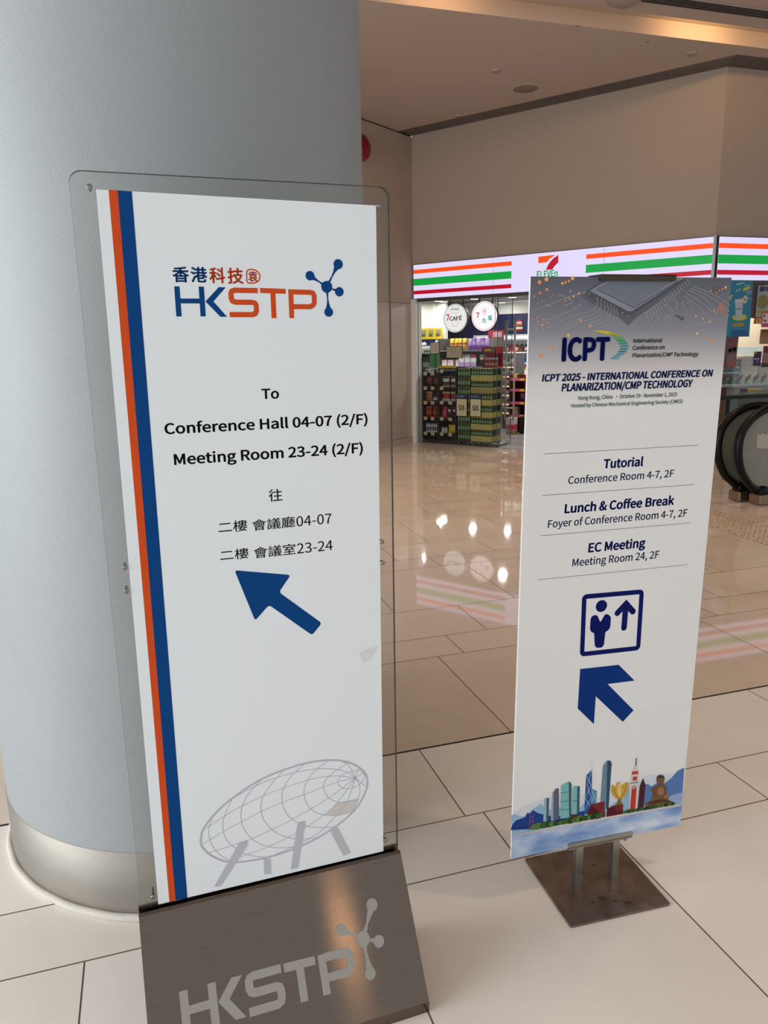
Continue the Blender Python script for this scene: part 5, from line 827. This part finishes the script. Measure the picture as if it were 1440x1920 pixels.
# ------------------------------------------------------------------ right-hand shop window: posters, counter and machines
def rtp(off): return RC @ frame((0, -off, 0), (1, 0, 0), (0, 0, 1), (0, -1, 0))
def flat(name, pts, off, m, label, cat='poster', t=.002, extra=None):
    x = MB(rtp(off)); x.prism(pts, 0, t, m)
    if extra: extra(x, t + .0004)
    return tag(x.build(name), label, cat)
BLP = c_('poster_blue', (36, 128, 160)); BLD = c_('poster_deep_blue', (24, 92, 150)); CUP = c_('poster_cup', (178, 190, 200)); YLW = c_('poster_lime', (190, 190, 70)); OCH = c_('poster_ochre', (170, 136, 44)); PLE = c_('poster_pale', (160, 190, 200))
def blue(x, c):
    x.poly([(0.3009, 1.6238), (0.5549, 1.6252), (0.5601, 1.5471), (0.3023, 1.5484)], c, BLD); x.poly([(0.3178, 2.1660), (0.4071, 2.1841), (0.4661, 2.1884), (0.3898, 2.1607), (0.3269, 2.1487)], c, PLE); x.poly([(0.3229, 2.0905), (0.3947, 2.1122), (0.4010, 2.0987), (0.3244, 2.0750)], c, PLE); x.poly([(0.4287, 2.1182), (0.5107, 2.1421), (0.5364, 2.1344), (0.5339, 2.1110), (0.4327, 2.0793)], c, YLW)
    for q in [[(0.4303, 2.1513), (0.5242, 2.1558), (0.5259, 2.1492), (0.4320, 2.1447)], [(0.4699, 2.0803), (0.5568, 2.0838), (0.5585, 2.0767), (0.4716, 2.0732)], [(0.4873, 2.0561), (0.5570, 2.0579), (0.5576, 2.0524), (0.4885, 2.0499)], [(0.5009, 1.9974), (0.5582, 1.9991), (0.5587, 1.9944), (0.5014, 1.9927)]]: x.poly(q, c, WH)
    q = [(0.4093, 1.7733, 0.0395)][0]; x.disc(q[0], q[1], .11, c, YLW, 24, q[2] * 1.0)
    x.poly([(0.3173, 1.9738), (0.4370, 1.9895), (0.4420, 1.9503), (0.4426, 1.7652), (0.3569, 1.7499), (0.3276, 1.9347)], c + .0003, CUP); x.poly([(0.3214, 1.9816), (0.4372, 1.9973), (0.4423, 1.9621), (0.3238, 1.9425)], c + .0005, WH)
    q = [(0.4697, 1.9856, 0.0372)][0]; x.disc(q[0], q[1], .038, c + .0006, OCH, 24, .055); x.disc(q[0], q[1], .030, c + .0008, WH, 24, .045); x.disc(q[0], q[1], .012, c + .001, BRN, 12, .014)
    x.poly([(0.3115, 1.7068), (0.4879, 1.7134), (0.4872, 1.6717), (0.3109, 1.6633)], c + .0003, OCH); x.ribbon([(0.3497, 1.8720), (0.4284, 1.8797)], .012, c + .0007, GY)
flat('hanging_banner', [(0.1211, 2.2050), (0.5679, 2.2048), (0.5785, 1.5449), (0.0855, 1.5432)], .035, BLP, 'tall blue banner with a white cup, right of the white poster board', 'banner', extra=blue)
def pale(x, c):
    x.text('盛味嘆', c, mat('ink_violet', (84, 72, 130), .5), 0, 0, 0, 0, .015, bbox=(0.6977, 2.0804, 0.9444, 2.1447)); x.disc(*((0.7669, 1.9583)), .085, c, c_('dish', (132, 124, 60)), 20, .085); x.disc(*((0.9158, 1.9504)), .07, c, c_('dish2', (150, 110, 70)), 20, .08); x.poly([(0.6819, 1.8553), (1.0285, 1.8663), (1.0314, 1.8423), (0.6794, 1.8315)], c, OCH); x.poly([(0.6744, 1.8315), (1.0314, 1.8423), (1.0380, 1.7860), (0.6745, 1.7838)], c, c_('pale_tan', (170, 160, 130)))
flat('menu_poster', [(0.6774, 2.1509), (1.0432, 2.1770), (1.0810, 1.7736), (0.6741, 1.7778)], .004, c_('poster_grey', (150, 164, 170)), 'pale grey menu poster with violet characters, right of the blue banner', extra=pale)
flat('dark_red_panel', [(0.3370, 2.1952), (1.0507, 2.2007), (1.1025, 1.7675), (0.3605, 1.7637)], -.012, c_('panel_dark_red', (84, 22, 16)), 'dark red panel behind the grey menu poster', 'panel')
def mag(x, c): x.poly(round_poly([(0.6845, 1.7618), (0.7733, 1.7633), (0.7765, 1.7113), (0.6876, 1.7099)], .01), c, YL); x.text('24', c + .0004, c_('ink_orange', (214, 110, 40)), *(0.7092, 0.7420, 1.7227, 0.0280), weight=.03)
flat('promo_strip', [(0.6627, 1.7759), (1.0392, 1.7759), (1.0433, 1.6972), (0.6544, 1.6982)], .006, c_('magenta', (166, 40, 96)), 'magenta strip with a yellow tag below the menu poster', 'sign', extra=mag)
def pk(x, c): x.poly([(0.7722, 1.8192), (1.0337, 1.8222), (1.0475, 1.7052), (0.7802, 1.7012)], c, c_('card_rose', (222, 196, 204))); x.poly(smooth([(0.7835, 1.7633), (0.8066, 1.7391), (0.8369, 1.7429), (0.8460, 1.7308), (0.8191, 1.7190), (0.7862, 1.7392)], 4, True), c + .0004, c_('wine', (130, 30, 66))); x.disc(*((0.8008, 1.7911)), .02, c + .0004, c_('wine2', (170, 90, 110)), 14)
flat('promo_card', [(0.7628, 1.8352), (1.0316, 1.8403), (1.0538, 1.6526), (0.7751, 1.6551)], .010, c_('card_pink', (190, 70, 120)), 'pink and white promotion card overlapping the magenta strip', 'sign', extra=pk)
def yb(x, c): x.poly([(0.7731, 1.5343), (1.0677, 1.5346), (1.0773, 1.4528), (0.7711, 1.4595)], c, c_('board_tan', (150, 120, 90))); x.ribbon([(0.8014, 1.6026), (0.9556, 1.6049)], .03, c, c_('board_dark', (92, 58, 14)))
flat('brown_sign', round_poly([(0.7727, 1.6310), (1.1081, 1.6338), (1.1250, 1.4479), (0.7692, 1.4535)], .012), .006, c_('board_ochre', (150, 98, 22)), 'ochre brown sign with rounded corners in the right window', 'sign', extra=yb)
def br(x, c):
    x.poly([(0.3011, 1.6152), (0.3694, 1.6168), (0.3704, 1.5495), (0.3021, 1.5457)], c, c_('menu_red', (130, 50, 44))); x.poly([(0.3694, 1.6168), (0.4422, 1.6184), (0.4457, 1.5439), (0.3706, 1.5471)], c, c_('menu_olive', (98, 88, 50))); x.poly([(0.2921, 1.3383), (0.4149, 1.3383), (0.4271, 1.1869), (0.2955, 1.1830)], c, c_('menu_mauve', (124, 96, 100)))
    for a, r_ in (((0.3272, 1.3845), .030), ((0.3887, 1.3951), .032)): x.disc(a[0], a[1], r_, c + .0004, BLACK, 14, r_ * .9)
    x.poly(round_poly([(0.3538, 1.2453), (0.4182, 1.2463), (0.4189, 1.2108), (0.3543, 1.2099)], .01), c + .0004, c_('menu_orange', (176, 76, 40)))
flat('menu_board', [(0.1839, 1.6211), (0.4451, 1.6184), (0.4269, 1.1717), (0.1743, 1.1718)], .012, c_('menu_brown', (110, 70, 70)), 'narrow brown menu board just right of the white poster board, below the blue banner', extra=br)
def pu(x, c): x.poly([(0.7126, 1.2793), (0.7894, 1.2796), (0.7883, 1.2619), (0.7104, 1.2612)], c, LIL); x.disc(*((0.7641, 1.2362)), .02, c, VIO, 12); x.disc(*((0.7313, 1.3440)), .012, c, GLDN, 10)
flat('purple_card', [(0.7086, 1.3611), (0.8194, 1.3614), (0.8179, 1.1847), (0.7035, 1.1860)], .004, c_('card_purple', (56, 30, 72)), 'small dark purple card in the right window', 'sign', extra=pu)
def rg(x, c): x.poly([(0.8419, 1.3491), (0.9652, 1.3276), (0.9729, 1.2075), (0.8442, 1.2201)], c, c_('card_mauve', (150, 110, 116))); x.poly([(0.8380, 1.2106), (0.9732, 1.2051), (0.9715, 1.1666), (0.8374, 1.1722)], c, c_('card_green', (20, 48, 44)))
flat('red_green_card', [(0.8421, 1.4275), (1.0148, 1.4247), (1.0325, 1.1675), (0.8367, 1.1675)], .004, c_('card_red', (110, 36, 26)), 'dark red card with a green foot at the right edge of the photo', 'sign', extra=rg)
# counter and machines behind the glass (off < 0 is inside)
def rbox(x, u0, u1, o0, o1, z0, z1, m): x.M = RC; x.box(u0, u1, -o1, -o0, z0, z1, m)
ct = empty('service_counter', (4.35 + T1.x * 1.6 - T1.y * -.0, T1.y * 1.6, .005), 'white-topped service counter along the inside of the right window', 'counter')
ci = (Matrix.Translation(ct.location)).inverted()
def rpart(name, parent, inv_, *boxes, **kw):
    x = MB()
    for (u0, u1, o0, o1, z0, z1, m) in boxes:
        x.M = inv_ @ RC; x.box(u0, u1, -o1, -o0, z0, z1, m)
    return x.build(name, parent, **kw)
rpart('worktop', ct, ci, (.12, 3.0, -.62, -.06, .935, .965, WH)); rpart('carcass', ct, ci, (.14, 2.98, -.60, -.10, .005, .935, c_('counter_grey', (120, 116, 108))))
rpart('front_band', ct, ci, (.14, 2.98, -.10, -.09, .80, .93, c_('band_grey', (150, 142, 134))))
rpart('band_print', ct, ci, (.30, .41, -.09, -.088, .815, .92, SHELF2), (.345, .385, -.0885, -.0865, .83, .91, c_('print_red', (150, 26, 30))), (.62, .74, -.09, -.088, .84, .905, mat('ink', (34, 26, 22), .6)), (.74, .95, -.09, -.088, .865, .905, YL), (.50, .53, -.09, -.088, .86, .91, RD))
rpart('lower_goods_panel', ct, ci, (.14, .42, -.10, -.092, .40, .79, c_('kraft_brown', (140, 92, 60))), (.42, .60, -.10, -.09, .2, .79, c_('blue_grey', (104, 120, 126))), (.60, 1.2, -.10, -.094, .55, .79, SHELF2))
fs_ = empty('food_case', (4.35 + T1.x * .35, T1.y * .35 + .3, .965), 'silver food case with bread on the counter behind the right window', 'food case')
fi = Matrix.Translation(fs_.location).inverted()
rpart('case_body', fs_, fi, (.17, .70, -.50, -.22, .967, 1.26, mat('case_metal', (112, 116, 118), .3, .6)))
for z_ in (1.02, 1.09, 1.16, 1.22): rpart('tray', fs_, fi, (.18, .69, -.22, -.205, z_, z_ + .018, SIL))
rpart('top_shelf', fs_, fi, (.17, .72, -.50, -.20, 1.26, 1.275, c_('case_red', (200, 120, 100))))
rpart('bread_row', fs_, fi, (.19, .40, -.40, -.21, 1.167, 1.205, CRM), (.42, .66, -.40, -.21, 1.167, 1.20, GLDN))
wm_ = empty('white_machine', (4.35 + T1.x * .9, T1.y * .9 + .3, .965), 'white counter machine right of the silver food case', 'machine')
wi = Matrix.Translation(wm_.location).inverted()
rpart('body', wm_, wi, (.72, .98, -.50, -.20, .967, 1.30, c_('machine_white', (214, 204, 200)))); rpart('hood', wm_, wi, (.80, 1.12, -.50, -.22, 1.32, 1.42, lit('hood_light', (240, 244, 232), .6))); rpart('side_unit', wm_, wi, (.99, 1.6, -.50, -.20, .967, 1.22, c_('machine_beige', (190, 172, 158))))
for k in range(6):
    u = .30 + k * .125; x = MB(rtp(-.075)); x.poly([(u, .967), (u + .012, .967), (u + .085, 1.045), (u + .085, 1.075), (u + .0, 1.03)], 0, GRNP); x.poly([(u, 1.03), (u + .085, 1.075), (u + .085, 1.09), (u, 1.045)], .0004, c_('tag_orange', (206, 82, 40))); x.box(u, u + .085, .966, .970, -.02, .004, GRNP)
    tag(x.build('striped_tag'), 'small striped green and orange tag on the counter edge, one of a row', 'tag', 'striped tags along the counter')
x = MB(); rbox(x, .10, 3.2, -2.1, -2.0, .005, 2.44, c_('cream_wall', (228, 204, 172))); x.build('wall_kiosk', kind='structure')
p_ = RC @ Vector((.9, 1.2, 2.38)); q_ = RC @ Vector((.9, 2.0, 1.3)); spot('kiosk_lamp', p_, q_, 13, (1, .88, .68), 150, 1.0, .05)
cl_ = RC @ Vector((1.0, .42, 2.3)); area('counter_fill', cl_, (cl_.x, cl_.y, 0), .5, 22, (1, .95, .88))  # unseen fill lamp, added to brighten the machines on the counter
x = MB(); rbox(x, .15, 2.9, .05, .085, .790, .835, SHELF2)
for u in (.3, 1.6, 2.8): rbox(x, u, u + .03, .05, .08, .0, .79, SHELF2)
tag(x.build('guard_rail'), 'long black rail in front of the right shop window', 'rail')

# ------------------------------------------------------------------ escalator end: two balustrades
RUB = mat('handrail_rubber', (8, 7, 7), 0.4, spec=0.25); SKM = mat('escalator_steel', (150, 128, 112), 0.3, 0.85); BGL = mat('balustrade_glass', (138, 140, 132), 0.12, spec=0.5, noise=.1, nscale=4)
def balustrade(v, loop, boss, label):
    o = vpt(1.8, v); r = empty('escalator_balustrade', (o.x, o.y, 0), label, 'escalator', TA)
    # loop: (u, z) points from the floor boss round the end and up to the top run; kept on the handrail's centre line
    c0 = [(u - 1.8, 0, z) for u, z in loop]
    end = [(c0[-1][0] + k * .8, 0, c0[-1][2] + (0, 0.0, .06, .2, .4)[k]) for k in range(1, 5)]
    x = MB(); x.tube([(a, 0, b_) for a, b_ in smooth([(q[0], q[2]) for q in c0], 5)] + end, .036, RUB, 14, ry=.040); x.build('handrail', r)
    x = MB(); x.M = frame((0, 0, 0), (1, 0, 0), (0, 0, 1), (0, -1, 0)); inner = [(q[0] + .0, q[2]) for q in [(a, 0, b_) for a, b_ in smooth([(q[0], q[2]) for q in c0], 5)]] + [(q[0], q[2]) for q in end]
    x.prism(inner + [(end[-1][0], .10), (boss[0] - 1.8, .10)], -.006, .006, BGL); x.build('glass_panel', r, label='greenish glass side panel')
    x = MB(); x.M = Matrix.Translation((boss[0] - 1.8, 0, boss[1])) @ Matrix.Rotation(PI / 2, 4, 'X'); x.lathe([(0, -.055), (.05, -.055), (.058, -.045), (.058, .045), (.05, .055), (0, .055)], RUB, 24); x.build('inlet_cap', r)
    x = MB(); x.box(boss[0] - 1.8 - .07, 3.4, -.075, .075, 0.001, .10, SKM); x.build('skirt', r, bevel=.012)
    x = MB(); x.box(boss[0] - 1.8 + .08, 3.4, -.045, .045, .10, .135, SKM); x.build('base_profile', r)
    return r
LA = [(1.2791, 0.1405), (1.2118, 0.1926), (1.1339, 0.2536), (1.0744, 0.3424), (1.0370, 0.4375), (1.0205, 0.5389), (1.0290, 0.6300), (1.0544, 0.7116), (1.1133, 0.7790), (1.1980, 0.8414), (1.3351, 0.8936), (1.4783, 0.9020), (1.5619, 0.8971)]
LB = [(1.3200, 0.1351), (1.2441, 0.1784), (1.1759, 0.2499), (1.1167, 0.3368), (1.0778, 0.4543), (1.0681, 0.5689), (1.0871, 0.6732), (1.1292, 0.7437), (1.1921, 0.8052), (1.2760, 0.8579), (1.3720, 0.8958)]
ea = balustrade(-5.557, LA, (1.3202, 0.1246), 'escalator side with black handrail loop, farther left of the two')
eb = balustrade(-5.765, LB, (1.3702, 0.1170), 'escalator side with black handrail loop, nearer right of the two')
NB = [(1.2622, 0.6644), (1.5101, 0.6683), (1.5287, 0.5104), (1.2665, 0.5334)]
x = MB(frame((-1.8, 0, 0), (1, 0, 0), (0, 0, 1), (0, -1, 0))); x.poly(NB, .0075, c_('notice', (186, 182, 172))); x.ribbon(smooth([(NB[0][0] + .02, NB[3][1] + .12), (NB[0][0] + .06, NB[3][1] + .14), (NB[0][0] + .11, NB[3][1] + .12)]), .010, .0079, GY); x.build('notice_sticker', eb, label='pale notice sticker on the glass')
# tactile studs in the floor before the escalator
SM_ = mat('stud_metal', (196, 168, 140), 0.25, 0.9)
x = MB(); x.lathe([(0.0135, 0), (0.013, .0025), (.010, .0048), (.006, .0058), (0, .006)], SM_, 12); st = x.build('tactile_stud'); first = True
for i in range(29):
    for j in range(10):
        p = vpt(.30 + j * .0515, -5.70 - i * .0485); o = st if first else dup(st); first = False
        o.location = (p.x, p.y, 0); tag(o, 'small domed metal stud in the tactile strip before the escalator', 'tactile stud', 'tactile studs in the floor strip')
# specks of litter on the near floor
for (px, py, rr_), lab in zip([(5.8558, -8.4287, .004), (5.5608, -7.5237, .006), (5.6309, -7.8008, .005), (6.5668, -8.0969, .004)], ['black crumb on the floor right of the steel wedge foot', 'tiny dark crumb just this side of the dark floor joint', 'tiny grey crumb on the floor between the two signs', 'tiny dark crumb on the floor at the lower right']):
    x = MB(Matrix.Translation((px, py, 0))); x.lathe([(rr_, 0), (rr_ * .8, rr_ * .35), (0, rr_ * .5)], mat('crumb', (30, 26, 24), .8), 7); o = x.build('crumb'); o.scale = (1, .6, 1); tag(o, lab, 'crumb')
